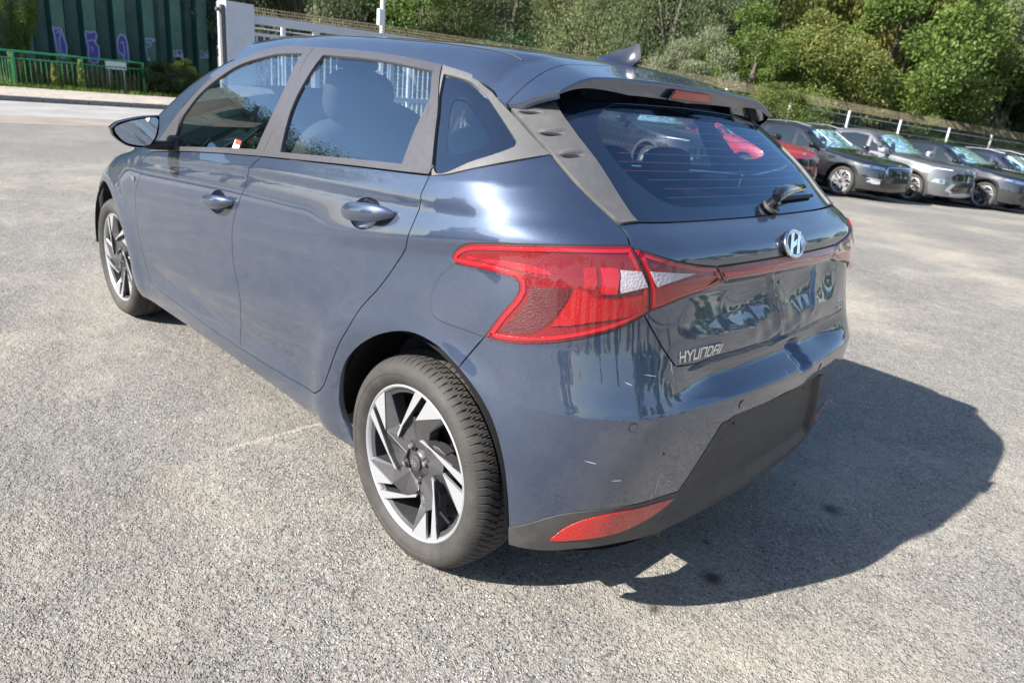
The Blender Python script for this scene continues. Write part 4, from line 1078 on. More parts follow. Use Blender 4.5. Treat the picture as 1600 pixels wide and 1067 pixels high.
for y in (.36, 0, -.36):
    mb = MB(); mb.add(*superbox((.075,y,1.125), (.10,.24,.13), 3, 6)); mb.build('headrest', M['cloth'], rb, smooth=True)
mb = MB(); mb.add(*superbox((1.98,0,.86), (.42,1.30,.20), 4, 10)); mb.add(*superbox((1.84,.34,.97), (.16,.34,.08), 3, 6)); mb.box((1.70,0,.62), (.5,.22,.3)); da = mb.build('dashboard', M['cabin'], car, smooth=True)
mb = MB(); V = []; F = []
wr = Matrix.Rotation(R(-24), 3, 'Y')
for i in range(32):
    t = 2*math.pi*i/32
    for j in range(8):
        w = 2*math.pi*j/8; q = wr@Vector((.014*math.sin(w), (.178+.014*math.cos(w))*math.cos(t), (.178+.014*math.cos(w))*math.sin(t))); V.append(q+Vector((1.70,.34,.93)))
for i in range(32):
    for j in range(8): F.append((i*8+j, ((i+1) % 32)*8+j, ((i+1) % 32)*8+(j+1) % 8, i*8+(j+1) % 8))
mb.add(V, F); mb.add(*superbox((1.72,.34,.93), (.05,.16,.12), 3, 6)); mb.box((1.71,.34,.93), (.02,.34,.03)); mb.tube([(1.74,.34,.92),(1.9,.34,.86)], .03, 8)
mb.build('steering_wheel', M['cabin'], da, smooth=True)
mb = MB(); mb.add(*superbox((1.55,0,1.375), (.03,.22,.06), 3, 6)); mb.build('rear_view_mirror', M['cabin'], car, smooth=True)
mb = MB(); mb.box((-.20,0,1.035), (.50,1.02,.02)); mb.build('parcel_shelf', M['cabin'], car, bevel=.008)
V, N = strip('roof_lining', lambda t, s: -.02+t*1.4+0*s, lambda x: rlx(x)-.005, None, None, 20, 16, off=-.028)
grid_mesh('roof_lining', V, N, M['headliner'], car)

# ================================================================ WHEELS
RT = .3135
def tyre_mesh():
    # profile (r, y outward) from the outer bead over the tread to the inner bead
    pr = [(.2285,-.004),(.236,.004),(.246,.011),(.258,.0150),(.262,.0150),(.264,.0165),(.272,.0160),(.283,.0120),(.292,.0050),(.2995,-.0050),(.3024,-.0098),(.3048,-.0150),(.3068,-.0205)]
    tr_ = [(.3085,-.026),(.3108,-.038),(.3122,-.050),(.3130,-.062),(.3134,-.075),(.3135,-.0875),(.3134,-.100),(.3130,-.113),(.3122,-.125),(.3108,-.137),(.3085,-.149)]
    inn = [(.3045,-.160),(.295,-.172),(.27,-.184),(.24,-.178),(.2285,-.170)]
    prof = pr+tr_+inn; n = 1008; V = np.zeros((n, len(prof), 3))
    pitch = 84
    for i in range(n):
        a = 2*math.pi*i/n
        for j, (r, y) in enumerate(prof):
            d = 0
            ph = (i*pitch/n)
            if 8 <= j <= 23:
                yy = (y+.0875)/.0615
                # sweeping lateral grooves, two circumferential grooves, fine sipes
                f = (ph+.9*abs(yy)+.15*math.sin(yy*7)) % 1
                if abs(yy) > .12 and f < .17: d = .0060
                if abs(abs(yy)-.40) < .07: d = .0065
                d *= {8: .12, 9: .35, 10: .6, 11: .8}.get(j, 1)
            V[i, j] = ((r-d)*math.cos(a), y, (r-d)*math.sin(a))
    id_ = np.arange(n*len(prof)).reshape(n, len(prof)); nx = np.roll(id_, -1, 0)
    F = np.stack([id_[:,:-1], nx[:,:-1], nx[:,1:], id_[:,1:]], -1).reshape(-1,4)
    me = mesh_np('tyre', V.reshape(-1,3), F, [M['tyre']]); 
    bm = bmesh.new(); bm.from_mesh(me); bmesh.ops.recalc_face_normals(bm, faces=bm.faces[:]); bm.to_mesh(me); bm.free()
    me.polygons.foreach_set('use_smooth', [True]*len(me.polygons)); me.set_sharp_from_angle(angle=R(28)); return me
def lathe(prof, n, m, name, closed_=False):
    V = []; F = []; k = len(prof)
    for i in range(n):
        a = 2*math.pi*i/n; V += [(r*math.cos(a), y, r*math.sin(a)) for r, y in prof]
    for i in range(n):
        for j in range(k-1): F.append((i*k+j, ((i+1) % n)*k+j, ((i+1) % n)*k+j+1, i*k+j+1))
    me = mesh_np(name, V, F, [m]); bm = bmesh.new(); bm.from_mesh(me); bmesh.ops.recalc_face_normals(bm, faces=bm.faces[:]); bm.to_mesh(me); bm.free()
    me.polygons.foreach_set('use_smooth', [True]*len(me.polygons)); me.set_sharp_from_angle(angle=R(35)); return me
RR = .2295
def pc(r, a): return (RR*r*math.cos(R(a)), RR*r*math.sin(R(a)))
def spoke_meshes():
    """one fifth of the wheel: (dark body, machined triangle, machined bar)"""
    f0 = 104.3
    fn = lambda a, b, d: Vector((a, d, b))
    def poly3(pts, depth_b):   # pts: (r, ang, y)
        n = len(pts); v = [Vector((pc(r, a)[0], y, pc(r, a)[1])) for r, a, y in pts]+[Vector((pc(r, a)[0], depth_b, pc(r, a)[1])) for r, a, y in pts]; return v
    dark = MB()
    # ridge from hub to the triangle tip; two facets falling away
    A = [(.20,f0-20,-.018),(.60,f0-11.5,-.004),(.975,f0+18,-.004),(.92,f0+20,-.014),(.53,f0+9,-.022),(.26,f0+24,-.026)]
    v = poly3(A, -.055); n = len(A)
    dark.add(v, [tuple(range(n))]+[(i, i+n, (i+1) % n+n, (i+1) % n) for i in range(n)])
    Bq = [(.20,f0-20,-.018),(.26,f0-58,-.024),(.36,f0-66,-.014),(.52,f0-42,-.022),(.62,f0-30,-.022),(.60,f0-11.5,-.004)]
    v = poly3(Bq, -.055); n = len(Bq)
    dark.add(v, [(0,1,2,3),(0,3,4,5)]+[(i, i+n, (i+1) % n+n, (i+1) % n) for i in range(n)])
    # dark wall under the thin bar
    C_ = [(.375,f0-70,-.006),(.425,f0-64,-.006),(.985,f0-6,-.004),(.97,f0-14.5,-.004)]
    v = poly3(C_, -.045); n = 4
    v2 = []
    dark.add(v, [(i, i+n, (i+1) % n+n, (i+1) % n) for i in range(n)])
    tri = MB(); v = poly3([(.61,f0-11.3,-.002),(.99,f0-.3,-.0015),(.985,f0+8,-.0015),(.978,f0+17.6,-.002)], -.010); tri.add(v, [(0,1,2,3)]+[(i, i+4, (i+1) % 4+4, (i+1) % 4) for i in range(4)])
    barm = MB(); v = poly3([(.385,f0-69,-.004),(.43,f0-64.5,-.004),(.985,f0-6.2,-.0015),(.975,f0-14.2,-.0015)], -.010); barm.add(v, [(0,1,2,3)]+[(i, i+4, (i+1) % 4+4, (i+1) % 4) for i in range(4)])
    return dark, tri, barm
tyre_me = tyre_mesh()
barrel_me = lathe([(.2295,-.001),(.2255,.001),(.2215,-.001),(.2185,-.006),(.212,-.016),(.205,-.05),(.203,-.12),(.21,-.165),(.222,-.172),(.228,-.166),(.2290,-.120),(.2290,-.001)], 96, M['alu'], 'rim')
well_me = lathe([(.2150,-.010),(.2040,-.016),(.2010,-.05),(.199,-.12)], 96, M['rim_dark'], 'rim_well')
hub_me = lathe([(.001,-.021),(.030,-.021),(.033,-.024),(.062,-.030),(.075,-.036),(.08,-.06)], 48, M['rim_dark'], 'hub')
cap_me = lathe([(.0008,-.0105),(.019,-.0110),(.0235,-.0135),(.025,-.0215)], 32, M['rim_dark'], 'centre_cap')
disc_me = lathe([(.05,-.080),(.13,-.080),(.132,-.085),(.132,-.100),(.05,-.102)], 64, M['disc'], 'brake_disc')
dark, tri, barm = spoke_meshes()
so = [dark.build('spoke', M['rim_dark'], None, bevel=.0012, seg=1), tri.build('machined_face', M['alu'], None), barm.build('machined_bar', M['alu'], None)]
sme = [o.data for o in so]; [bpy.data.objects.remove(o) for o in so]
nutm = MB(); nutm.tube([(0,-.020,0),(0,-.007,0)], [.0085,.0075], 6, up=Vector((0,0,1))); no_ = nutm.build('wheel_nut', M['chrome'], None, bevel=.001); nut_me = no_.data; bpy.data.objects.remove(no_)
holem = MB(); holem.tube([(0,-.0185,0),(0,-.0175,0)], .0155, 20); ho_ = holem.build('nut_recess', M['black'], None); hole_me = ho_.data; bpy.data.objects.remove(ho_)
def wheel(x, side, spin=0., steer=0.):
    w = link('wheel', barrel_me, car); w.location = (x, .777*side, .3115)
    w.rotation_euler = (0, 0, (0 if side > 0 else math.pi)+steer)
    def put(name, me, rot=0., loc=(0,0,0)):
        o = link(name, me, w); o.rotation_euler = (0, -rot, 0); o.location = loc; return o
    put('tyre', tyre_me, spin)
    put('rim_well', well_me); put('hub', hub_me)
    for k in range(5):
        for nm, me in zip(('spoke', 'machined_face', 'machined_bar'), sme): put(nm, me, R(72*k)+spin)
    put('centre_cap', cap_me); put('brake_disc', disc_me)
    for k in range(4):
        a = R(65.5+90*k)+spin; put('nut_recess', hole_me, 0, (.050*math.cos(a), 0, .050*math.sin(a))); put('wheel_nut', nut_me, 0, (.050*math.cos(a), 0, .050*math.sin(a)))
    lg = MB(); fnl = lambda a, b, d: Vector((a, -.0108+d, b)); n = 24
    mbv = [(.014*math.cos(t), .0098*math.sin(t)) for t in np.linspace(0, 2*math.pi, n+1)[:-1]]; inn = [(p[0]*.84, p[1]*.80) for p in mbv]
    V = [fnl(*p, .0012) for p in mbv]+[fnl(*p, .0012) for p in inn]; lg.add(V, [(i, (i+1) % n, n+(i+1) % n, n+i) for i in range(n)])
    for x0 in (-.0055, .0055): lg.prism([(-x0-.0018+.002,-.0082),(-x0+.0018+.002,-.0082),(-x0+.0018-.002,.0082),(-x0-.0018-.002,.0082)], fnl, .0002, .0012)
    lg.prism([(-.005,-.001),(.005,-.001),(.005,.001),(-.005,.001)], fnl, .0002, .0011)
    lg.build('cap_emblem', M['chrome'], w)
    cal = MB(); cal.add(*superbox((-.115,-.088,.03), (.045,.05,.12), 3, 6)); cal.build('brake_caliper', M['disc'], w, smooth=True)
    br = MB(); br.tube([(-.10,-.07,.10),(-.085,-.065,.135),(-.11,-.07,.15)], .006, 6); br.build('caliper_bracket', M['copper'], w, smooth=True)
    vs = MB(); vs.tube([Vector((pc(.86,-148)[0], -.012, pc(.86,-148)[1])), Vector((pc(.70,-150)[0], .0, pc(.70,-150)[1]))], [.005,.0035], 8); vs.build('valve_stem', M['black'], w, smooth=True)
    return w
wl = wheel(0, 1); wheel(2.58, 1, R(36), 0.); wheel(0, -1, R(20)); wheel(2.58, -1, R(10))
# raised sidewall lettering
def ring_text(body, size, r, a0, dirn, name, parent):
    v, f = text_polys(body, size, 0, 1.12)
    V = []
    for p in v:
        a = a0+dirn*p[0]/r; rr = r+p[1]*1.0
        y = float(np.interp(rr, [.2285,.236,.246,.258,.272,.283,.292,.2995], [-.004,.004,.011,.015,.0160,.012,.005,-.005]))+.0007
        V.append((rr*math.cos(a), y, rr*math.sin(a)))
    return link(name, mesh_np(name, V, f, [mat('raised_rubber_letters', (.062,.056,.050), .6)], smooth=False), parent)
ring_text('ALL SEASON', .0165, .2725, R(152), 1, 'sidewall_lettering', wl)
ring_text('ALL SEASON', .0165, .2725, R(-28), 1, 'sidewall_lettering', wl)

# ================================================================ THE YARD
def gh(x, y):
    """the yard falls away gently towards the fence"""
    t = np.maximum(0, -np.asarray(y, float)-8.5); return -.0300*t*t/(t+2.5)
CAMP = Vector((-1.3681, 1.8359, 0)); FWD = -.80235
def bearing(px, dist):
    """ground point at a bearing (as the lens sees it) and distance from where the photographer stands"""
    m = cam.matrix_world.to_3x3(); d = m@Vector(((px-800)/1082.6, (533.5-180)/1082.6, -1)); a = math.atan2(d.y, d.x)
    x, y = CAMP.x+dist*math.cos(a), CAMP.y+dist*math.sin(a); return x, y, float(gh(x, y))

def asphalt():
    m = mat('worn_asphalt', (.2,.2,.2), .85, 0, 0, .35)
    t = nd(m, 'ShaderNodeTexCoord'); v = t.outputs['Object']
    wv = nd(m, 'ShaderNodeTexNoise'); wv.inputs['Scale'].default_value = 30; ln(m, v, wv.inputs['Vector'])
    ad = nd(m, 'ShaderNodeVectorMath', operation='SCALE'); ad.inputs['Scale'].default_value = .012; ln(m, wv.outputs['Color'], ad.inputs[0])
    v2n = nd(m, 'ShaderNodeVectorMath', operation='ADD'); ln(m, v, v2n.inputs[0]); ln(m, ad.outputs[0], v2n.inputs[1]); v2 = v2n.outputs[0]
    def vor(scale, feat='F1', rnd=1.):
        n = nd(m, 'ShaderNodeTexVoronoi', feature=feat); n.inputs['Scale'].default_value = scale; n.inputs['Randomness'].default_value = rnd; ln(m, v2, n.inputs['Vector']); return n
    a = vor(128); ae = vor(128, 'DISTANCE_TO_EDGE'); b = vor(240); 
    # stone colour: mostly grey, some pale, some near black, a few rusty
    sep = nd(m, 'ShaderNodeSeparateColor'); ln(m, a.outputs['Color'], sep.inputs[0])
    stone = ramp(m, sep.outputs[0], [(0, (.07,.078,.09)), (.2, (.15,.158,.165)), (.45, (.245,.238,.225)), (.75, (.315,.30,.275)), (.93, (.42,.405,.375)), (1, (.66,.64,.61))])
    stone = mixc(m, mathn(m, 'GREATER_THAN', sep.outputs[1], .975), stone, (.26,.15,.10))
    sep2 = nd(m, 'ShaderNodeSeparateColor'); ln(m, b.outputs['Color'], sep2.inputs[0])
    fines = ramp(m, sep2.outputs[0], [(0, (.13,.126,.118)), (.5, (.245,.232,.21)), (1, (.36,.34,.305))])
    # which cells stand up as stones: more where the surface is stripped
    strip_ = ramp(m, noise_n(m, v, .8, 4, .6), [(.36, (.15,)*3), (.66, (.85,)*3)])
    isst = mathn(m, 'LESS_THAN', sep.outputs[2], mathn(m, 'ADD', mathn(m, 'MULTIPLY', strip_, .65), .28))
    edge = ramp(m, ae.outputs['Distance'], [(.03, (0,)*3), (.12, (1,)*3)])
    k = mathn(m, 'MULTIPLY', isst, edge)
    c = mixc(m, k, fines, stone)
    c = mixc(m, 1.0, c, (.93,.925,.91), 'MULTIPLY')
    # dusty drifts, dark damp-looking worn areas
    dust = ramp(m, noise_n(m, v, .50, 6, .66), [(.46, (0,)*3), (.62, (1,)*3)])
    c = mixc(m, mathn(m, 'MULTIPLY', dust, .60), c, (.46,.41,.335))
    soil = ramp(m, noise_n(m, tc(m, (1,1.4,1)), 1.9, 7, .7), [(.55, (0,)*3), (.70, (1,)*3)])
    c = mixc(m, mathn(m, 'MULTIPLY', soil, .40), c, (.21,.175,.14))
    dark = ramp(m, noise_n(m, tc(m, (1.3,.8,1)), .55, 5, .65), [(.52, (0,)*3), (.72, (1,)*3)])
    c = mixc(m, mathn(m, 'MULTIPLY', dark, .58), c, (.15,.145,.14))
    fine = noise_n(m, v, 9, 6, .7); c = mixc(m, .35, c, ramp(m, fine, [(.3, (.35,)*3), (.7, (.65,)*3)]), 'OVERLAY')
    # far part of the yard is an older darker coat
    sx = nd(m, 'ShaderNodeSeparateXYZ'); ln(m, v, sx.inputs[0])
    wob = mathn(m, 'MULTIPLY', noise_n(m, v, 1.2, 4), .9)
    far = mathn(m, 'MULTIPLY', mathn(m, 'SUBTRACT', mathn(m, 'ADD', sx.outputs[0], wob), 9.2), 1.2, clamp=True)
    c = mixc(m, mathn(m, 'MULTIPLY', far, .55), c, (.17,.17,.17))
    # rough stripped band along the left, and the edge of an old patch
    yb = mathn(m, 'ADD', sx.outputs[1], mathn(m, 'MULTIPLY', mathn(m, 'SUBTRACT', noise_n(m, v, 2.2, 5, .65), .5), 1.1))
    band = mathn(m, 'MULTIPLY', ramp(m, mathn(m, 'MULTIPLY', mathn(m, 'SUBTRACT', yb, 1.15), 2.2), [(0, (0,)*3), (.45, (1,)*3)]), .55)
    c = mixc(m, band, c, mixc(m, .5, c, (.11,.105,.10)))
    px_ = mathn(m, 'ADD', sx.outputs[0], mathn(m, 'MULTIPLY', noise_n(m, v, 14, 4, .6), .03))
    seam = mathn(m, 'MULTIPLY', ramp(m, mathn(m, 'MULTIPLY', mathn(m, 'ABSOLUTE', mathn(m, 'SUBTRACT', px_, .905)), 60), [(.15, (1,)*3), (.8, (0,)*3)]), mathn(m, 'MULTIPLY', mathn(m, 'LESS_THAN', sx.outputs[1], .95), mathn(m, 'GREATER_THAN', sx.outputs[1], -2.5)))
    c = mixc(m, mathn(m, 'MULTIPLY', seam, .55), c, (.52,.49,.43))
    patch = mathn(m, 'MULTIPLY', mathn(m, 'GREATER_THAN', px_, .905), .22)
    c = mixc(m, patch, c, (.20,.195,.185))
    # oil drips
    for (ox, oy, r, s_) in ((-.60,.36,.022,.75),(-.63,.10,.035,.85),(-.70,-.62,.035,.75),(-.52,-.05,.016,.6),(.6,1.9,.05,.25),(3.6,3.2,.12,.35),(2.9,2.6,.2,.22)):
        ds = nd(m, 'ShaderNodeVectorMath', operation='DISTANCE'); ln(m, v2, ds.inputs[0]); ds.inputs[1].default_value = (ox+.006, oy+.006, .006)
        w = mathn(m, 'MULTIPLY', ramp(m, mathn(m, 'ADD', mathn(m, 'DIVIDE', ds.outputs['Value'], r*2), mathn(m, 'MULTIPLY', noise_n(m, v, 60, 3), .35)), [(.35, (1,)*3), (.85, (0,)*3)]), s_)
        c = mixc(m, w, c, (.025,.024,.022))
    ln(m, c, P(m).inputs['Base Color'])
    h = mathn(m, 'MULTIPLY', k, ramp(m, ae.outputs['Distance'], [(0, (0,)*3), (.35, (1,)*3)]))
    h2 = mathn(m, 'ADD', h, mathn(m, 'MULTIPLY', b.outputs['Distance'], .35))
    n1 = bump(m, h2, 1., .0042)
    n2 = bump(m, noise_n(m, v, 6, 5, .6), .6, .03, n1)
    n2 = bump(m, mathn(m, 'MULTIPLY', band, noise_n(m, v, 38, 4, .6)), .9, .02, n2)
    ln(m, n2, P(m).inputs['Normal'])
    return m
A_ = asphalt()
def sheet(name, xs, ys, m, z=0., kind='structure'):
    X, Y = np.meshgrid(xs, ys, indexing='ij'); Z = gh(X, Y)+z; V = np.stack([X, Y, Z],-1).reshape(-1,3)
    id_ = np.arange(len(xs)*len(ys)).reshape(len(xs), len(ys)); F = np.stack([id_[:-1,:-1], id_[1:,:-1], id_[1:,1:], id_[:-1,1:]],-1).reshape(-1,4)
    o = link(name, mesh_np(name, V, F, [m], smooth=True)); return tag(o, kind=kind)
ys_ = np.concatenate([[-400,-200,-120,-80], np.arange(-60,-6,2.), [0,10,40,120,400]])
tag(sheet('ground', np.array([-400,-100,-30,-10,0,6,10,14,20,28,60,120,400.]), ys_, varied('dry_soil', (.16,.14,.10), .95, 1.5, .3), -.012), 'dry soil ground running out beyond the yard and the fence')
tag(sheet('asphalt_yard', np.array([-60,-30,-10,-4,0,4,8,13.7]), ys_[4:-1], A_, 0.), 'worn grey asphalt of the yard with exposed pale stones')
def road_mat(name, col, sc):
    m = varied(name, col, .9, sc, .12); v = tc(m)
    c = mixc(m, .3, ramp(m, noise_n(m, v, 1.1, 5, .6), [(.35, tuple(q*.8 for q in col)), (.7, tuple(min(1,q*1.15) for q in col))]), ramp(m, noise_n(m, v, 90, 3, .6), [(.3,(.35,)*3),(.7,(.65,)*3)]), 'OVERLAY')
    ln(m, c, P(m).inputs['Base Color']); return m
ysr = np.arange(-40, 41, 2.)
tag(sheet('entrance_apron', np.array([13.7,14.6,15.5]), ysr, road_mat('pinkish_apron', (.25,.215,.19), 8), .004), 'pinkish worn strip between the yard and the road')
tag(sheet('road', np.array([15.5,17.5,19.8]), ysr, road_mat('pale_road', (.29,.285,.28), 12), .004), 'pale grey road passing beyond the yard')
kerb = tag(empty('kerb', (19.85,0,0)), kind='structure'); km = varied('grey_kerb_stone', (.20,.195,.19), .85, 9, .25)
kbm = MB(); kbm.box((0,0,.05), (.14,.985,.15)); ks = kbm.build('kerb_stone', km, None, bevel=.012); kme = ks.data; bpy.data.objects.remove(ks)
for i in range(26):
    o = link('kerb_stone', kme, kerb); o.location = (RNG.normal(0,.004), -16+i, float(gh(20,-16+i))+RNG.normal(0,.003))
pav = tag(empty('pavement', (22.2,0,0)), kind='structure')
pm = varied('paving_stone', (.36,.32,.28), .9, 6, .22)
pbm = MB(); pbm.box((0,0,0), (.285,.285,.06)); ps = pbm.build('paving_stone', pm, None, bevel=.006); pme = ps.data; bpy.data.objects.remove(ps)
cnt = 0; rest_v = MB()
for i in range(15):
    for j in range(44):
        x, y = -2.15+i*.3, -11.+j*.3+(.15 if i % 2 else 0)
        if cnt < 300 and i < 8 and -9.5 < y < 0.4:
            o = link('paving_stone', pme, pav); o.location = (x, y, .085+RNG.normal(0,.002)); cnt += 1
        else: rest_v.box((x, y, .085+RNG.normal(0,.002)), (.285,.285,.06))
rs = rest_v.build('paving_stones', pm, pav); rs['kind'] = 'stuff'
mb = MB(); mb.box((22.2,-9.5,.045), (4.7,60,.07)); tag(mb.build('pavement_bed', varied('sand_joint', (.22,.20,.16), .95, 20, .2)), kind='structure')

# loose stones on the yard
pe = bmesh.new(); bmesh.ops.create_icosphere(pe, subdivisions=1, radius=1); pv = [v.co.copy() for v in pe.verts]; pf = [tuple(v.index for v in f.verts) for f in pe.faces]; pe.free()
mb = MB(); cols = 4
for i in range(1500):
    d = .4+abs(RNG.normal(0, 2.3)); a = RNG.uniform(-math.pi, .6)
    x, y = CAMP.x+d*math.cos(a)+RNG.normal(0,.5), CAMP.y+d*math.sin(a)+RNG.normal(0,.5); s = RNG.uniform(.0018,.0042)*(1.7 if RNG.random() < .05 else 1)
    sc = Vector((s*RNG.uniform(.8,1.4), s*RNG.uniform(.7,1.2), s*RNG.uniform(.5,.8))); rz = Matrix.Rotation(RNG.uniform(0,6), 3, 'Z')
    mb.add([rz@Vector((p.x*sc.x, p.y*sc.y, p.z*sc.z))+Vector((x, y, sc.z*.5)) for p in pv], pf, int(RNG.integers(0, cols)))
o = mb.build('loose_gravel', [mat('chip_grey', (.22,.22,.22), .8), mat('chip_pale', (.45,.43,.40), .8), mat('chip_dark', (.07,.07,.075), .7), mat('chip_brown', (.24,.17,.12), .8)], None, fixn=False)
tag(o, 'loose stone chips scattered on the asphalt yard', 'gravel', kind='stuff')

# ---------------------------------------------------------------- green railing
rail = tag(empty('railing', (25.2,-3,0)), 'green painted steel railing beside the pavement in front of the green hall', 'railing')
gm = varied('green_rail_paint', (.035,.26,.115), .45, 12, .2, 0, .2)
rp = [Vector((24.9+.0*i, 5.1-1.78*i, 0)) for i in range(5)]+[Vector((25.24,-2.97,0)), Vector((25.35,-4.82,0)), Vector((25.62,-6.72,0))]
for p in rp:
    mb = MB(); mb.box((p.x-25.2, p.y+3, .56), (.075,.075,1.12)); mb.build('post', gm, rail, bevel=.008)
for a, b in zip(rp[:-1], rp[1:]):
    O = Vector((25.2,-3,0)); a = a-O; b = b-O
    for z, r, nm in ((1.10,.032,'top_rail'),(.90,.02,'upper_bar'),(.12,.022,'lower_bar')):
        mb = MB(); mb.tube([a+Vector((0,0,z)), b+Vector((0,0,z))], r, 8); mb.build(nm, gm, rail, smooth=True)
    mb = MB()
    for k in range(1, 13):
        q = a.lerp(b, k/13); mb.tube([q+Vector((0,0,.12)), q+Vector((0,0,.90))], .009, 5)
    mb.build('balusters', gm, rail)

# ---------------------------------------------------------------- green corrugated hall
hall = tag(empty('corrugated_hall', (30,-3,0)), 'dark green corrugated metal hall with purple graffiti behind the green railing', 'building')
hm = varied('green_sheet_metal', (.020,.078,.066), .42, 1.2, .22, .1, .2)
hm2 = varied('sunlit_green_sheet', (.075,.165,.125), .5, 1.6, .25, .1, .1)  # sunlight on the outer rib faces put in as a lighter green
def wallp(t): return Vector((0.0+.02*t, 3+9.3-t, 0))     # t metres along, from the left end to the right corner
per = 1.02; prof = [(0,.0),(.12,.26),(.50,.33),(.57,.08),(.62,.0),(.80,-.02)]   # (t, how far towards the road)
y_left = 9.30
for k in range(20):
    t0 = k*per; pts = []
    for (t, d) in prof+[(per, 0)]: pts.append((-d, y_left-(t0+t)+3))
    for j in range(len(pts)-1):
        a, b = pts[j], pts[j+1]
        mb = MB(); v = [(a[0],a[1],.25),(b[0],b[1],.25),(b[0],b[1],9.5),(a[0],a[1],9.5)]; mb.add(v, [(0,1,2,3)])
        mb.build('sheet_panel', hm2 if j == 1 else hm, hall, fixn=False)
yr = y_left-20*per+3
mb = MB(); mb.box((5.8, (y_left+3+yr)/2, 4.6), (11.0, y_left+3-yr-.1, 9.2)); mb.box((-.2,(y_left+3+yr)/2,.13), (.9,y_left+3-yr,.26)); mb.build('hall_body', hm, hall)
mb = MB(); mb.box((-.1,(y_left+3+yr)/2,9.6), (1.0,y_left+3.4-yr,.25)); mb.build('roof_edge', hm, hall)
# spray paint on the outer faces
gp = mat('purple_spray_paint', (.10,.085,.33), .6); gw = mat('pale_spray_outline', (.50,.50,.78), .6)
def face_fn(k):
    t0 = k*per; a = Vector((-.26, y_left-(t0+.12)+3, 0)); b = Vector((-.33, y_left-(t0+.50)+3, 0)); u = (b-a).normalized(); n = Vector((-1,-.18,0)).normalized()
    return lambda x, z, d: a+u*x*.84+Vector((0,0,z))+n*(.006+d)
def blob(k, outline, holes_lines):
    f = face_fn(k); o = smooth_line(outline, .05, True); mb = MB(); mb.prism([tuple(p) for p in o], f, 0, .002); a = mb.build('graffiti_fill', gp, hall)
    mb = MB(); n = len(o)
    for i in range(n):
        p, q = o[i], o[(i+1) % n]; d = (q-p)/np.linalg.norm(q-p)*.03; w = np.array([-d[1], d[0]])*1.1; mb.prism([tuple(p-d*.5+w), tuple(p-d*.5-w), tuple(q+d*.5-w), tuple(q+d*.5+w)], f, .003, .004)
    for ln_ in holes_lines:
        for p, q in zip(ln_[:-1], ln_[1:]):
            p, q = np.array(p), np.array(q); d = (q-p)/np.linalg.norm(q-p)*.016; w = np.array([-d[1], d[0]]); mb.prism([tuple(p+w), tuple(p-w), tuple(q-w), tuple(q+w)], f, .003, .0045)
    mb.build('graffiti_outline', gw, a)
kk0 = 14
blob(kk0, [(.02,2.0),(.12,1.96),(.25,1.99),(.33,1.84),(.40,1.6),(.44,1.35),(.36,1.05),(.22,.98),(.10,1.2),(.06,1.5),(.04,1.75)], [[(.14,1.8),(.20,1.9),(.28,1.8),(.2,1.62),(.2,1.2),(.3,1.1)]])
blob(kk0+1, [(.04,1.98),(.2,1.95),(.38,2.0),(.44,1.86),(.36,1.66),(.46,1.5),(.46,1.2),(.36,.95),(.14,.93),(.05,1.1),(.08,1.45),(.03,1.7)], [[(.1,1.66),(.25,1.72),(.38,1.64)],[(.2,1.5),(.25,1.3)]])
blob(kk0+2, [(.06,1.7),(.14,1.94),(.28,2.02),(.42,1.88),(.46,1.5),(.44,1.1),(.36,.95),(.28,1.15),(.22,1.3),(.08,1.4)], [[(.18,1.7),(.28,1.78),(.32,1.5),(.30,1.25)]])
def scrawl(k, z0, z1, seed):
    r = random.Random(seed); f = face_fn(k); mb = MB(); p = np.array([.08, z0+r.random()*.3])
    for i in range(26):
        q = np.array([min(.44, max(.04, p[0]+r.uniform(-.2,.2))), min(z1, max(z0, p[1]+r.uniform(-.22,.22)))]); d = q-p; L = np.linalg.norm(d)
        if L < .05: continue
        w = np.array([-d[1], d[0]])/L*.011; mb.prism([tuple(p+w), tuple(p-w), tuple(q-w), tuple(q+w)], f, 0, .002+.0001*i); p = q
    mb.build('graffiti_scrawl', gw, hall)
scrawl(kk0+3, 1.2, 2.0, 3); scrawl(kk0+4, 1.1, 1.8, 5); scrawl(kk0+5, 1.5, 2.0, 8); scrawl(kk0-2, 1.3, 2.1, 9)

# ---------------------------------------------------------------- gate pillar, gate, mesh fence
wm = varied('pale_grey_paint', (.55,.56,.60), .5, 5, .06)
gpil = tag(empty('gate_pillar', (10.6,-3.42,0)), 'pale grey sheet steel gate pillar beside the green hall', 'gate pillar')
mb = MB(); mb.box((0,0,1.13), (.34,.46,2.26)); mb.build('casing', wm, gpil, bevel=.01)
mb = MB(); mb.box((-.10,.27,1.10), (.09,.06,2.2)); mb.tube([(-.10,.30,2.12),(-.10,.36,2.13)], .03, 8); mb.build('hinge_post', varied('dark_hinge_steel', (.10,.10,.11), .5, 9, .2), gpil, bevel=.004)
gate_ = tag(empty('yard_gate', (10.75,-6.2,0)), 'pale grey sliding gate with vertical bars right of the gate pillar', 'gate')
g0, g1 = Vector((-.12,2.55,0)), Vector((.42,-3.8,0))
def gbar(name, a, b, w, h, m=wm):
    mb = MB(); d = (b-a); L = d.length; rot = d.to_track_quat('X', 'Z').to_matrix(); mb.box((a+b)/2, (L, w, h), rot=rot); mb.build(name, m, gate_, bevel=.006)
gbar('top_rail', g0+Vector((0,0,2.06)), g1+Vector((0,0,2.17)), .10, .13); gbar('upper_rail', g0+Vector((0,0,1.84)), g1+Vector((0,0,1.92)), .05, .05)
gbar('middle_rail', g0+Vector((0,0,1.0)), g1+Vector((0,0,1.0)), .06, .08); gbar('bottom_rail', g0+Vector((0,0,.22)), g1+Vector((0,0,.22)), .12, .16)
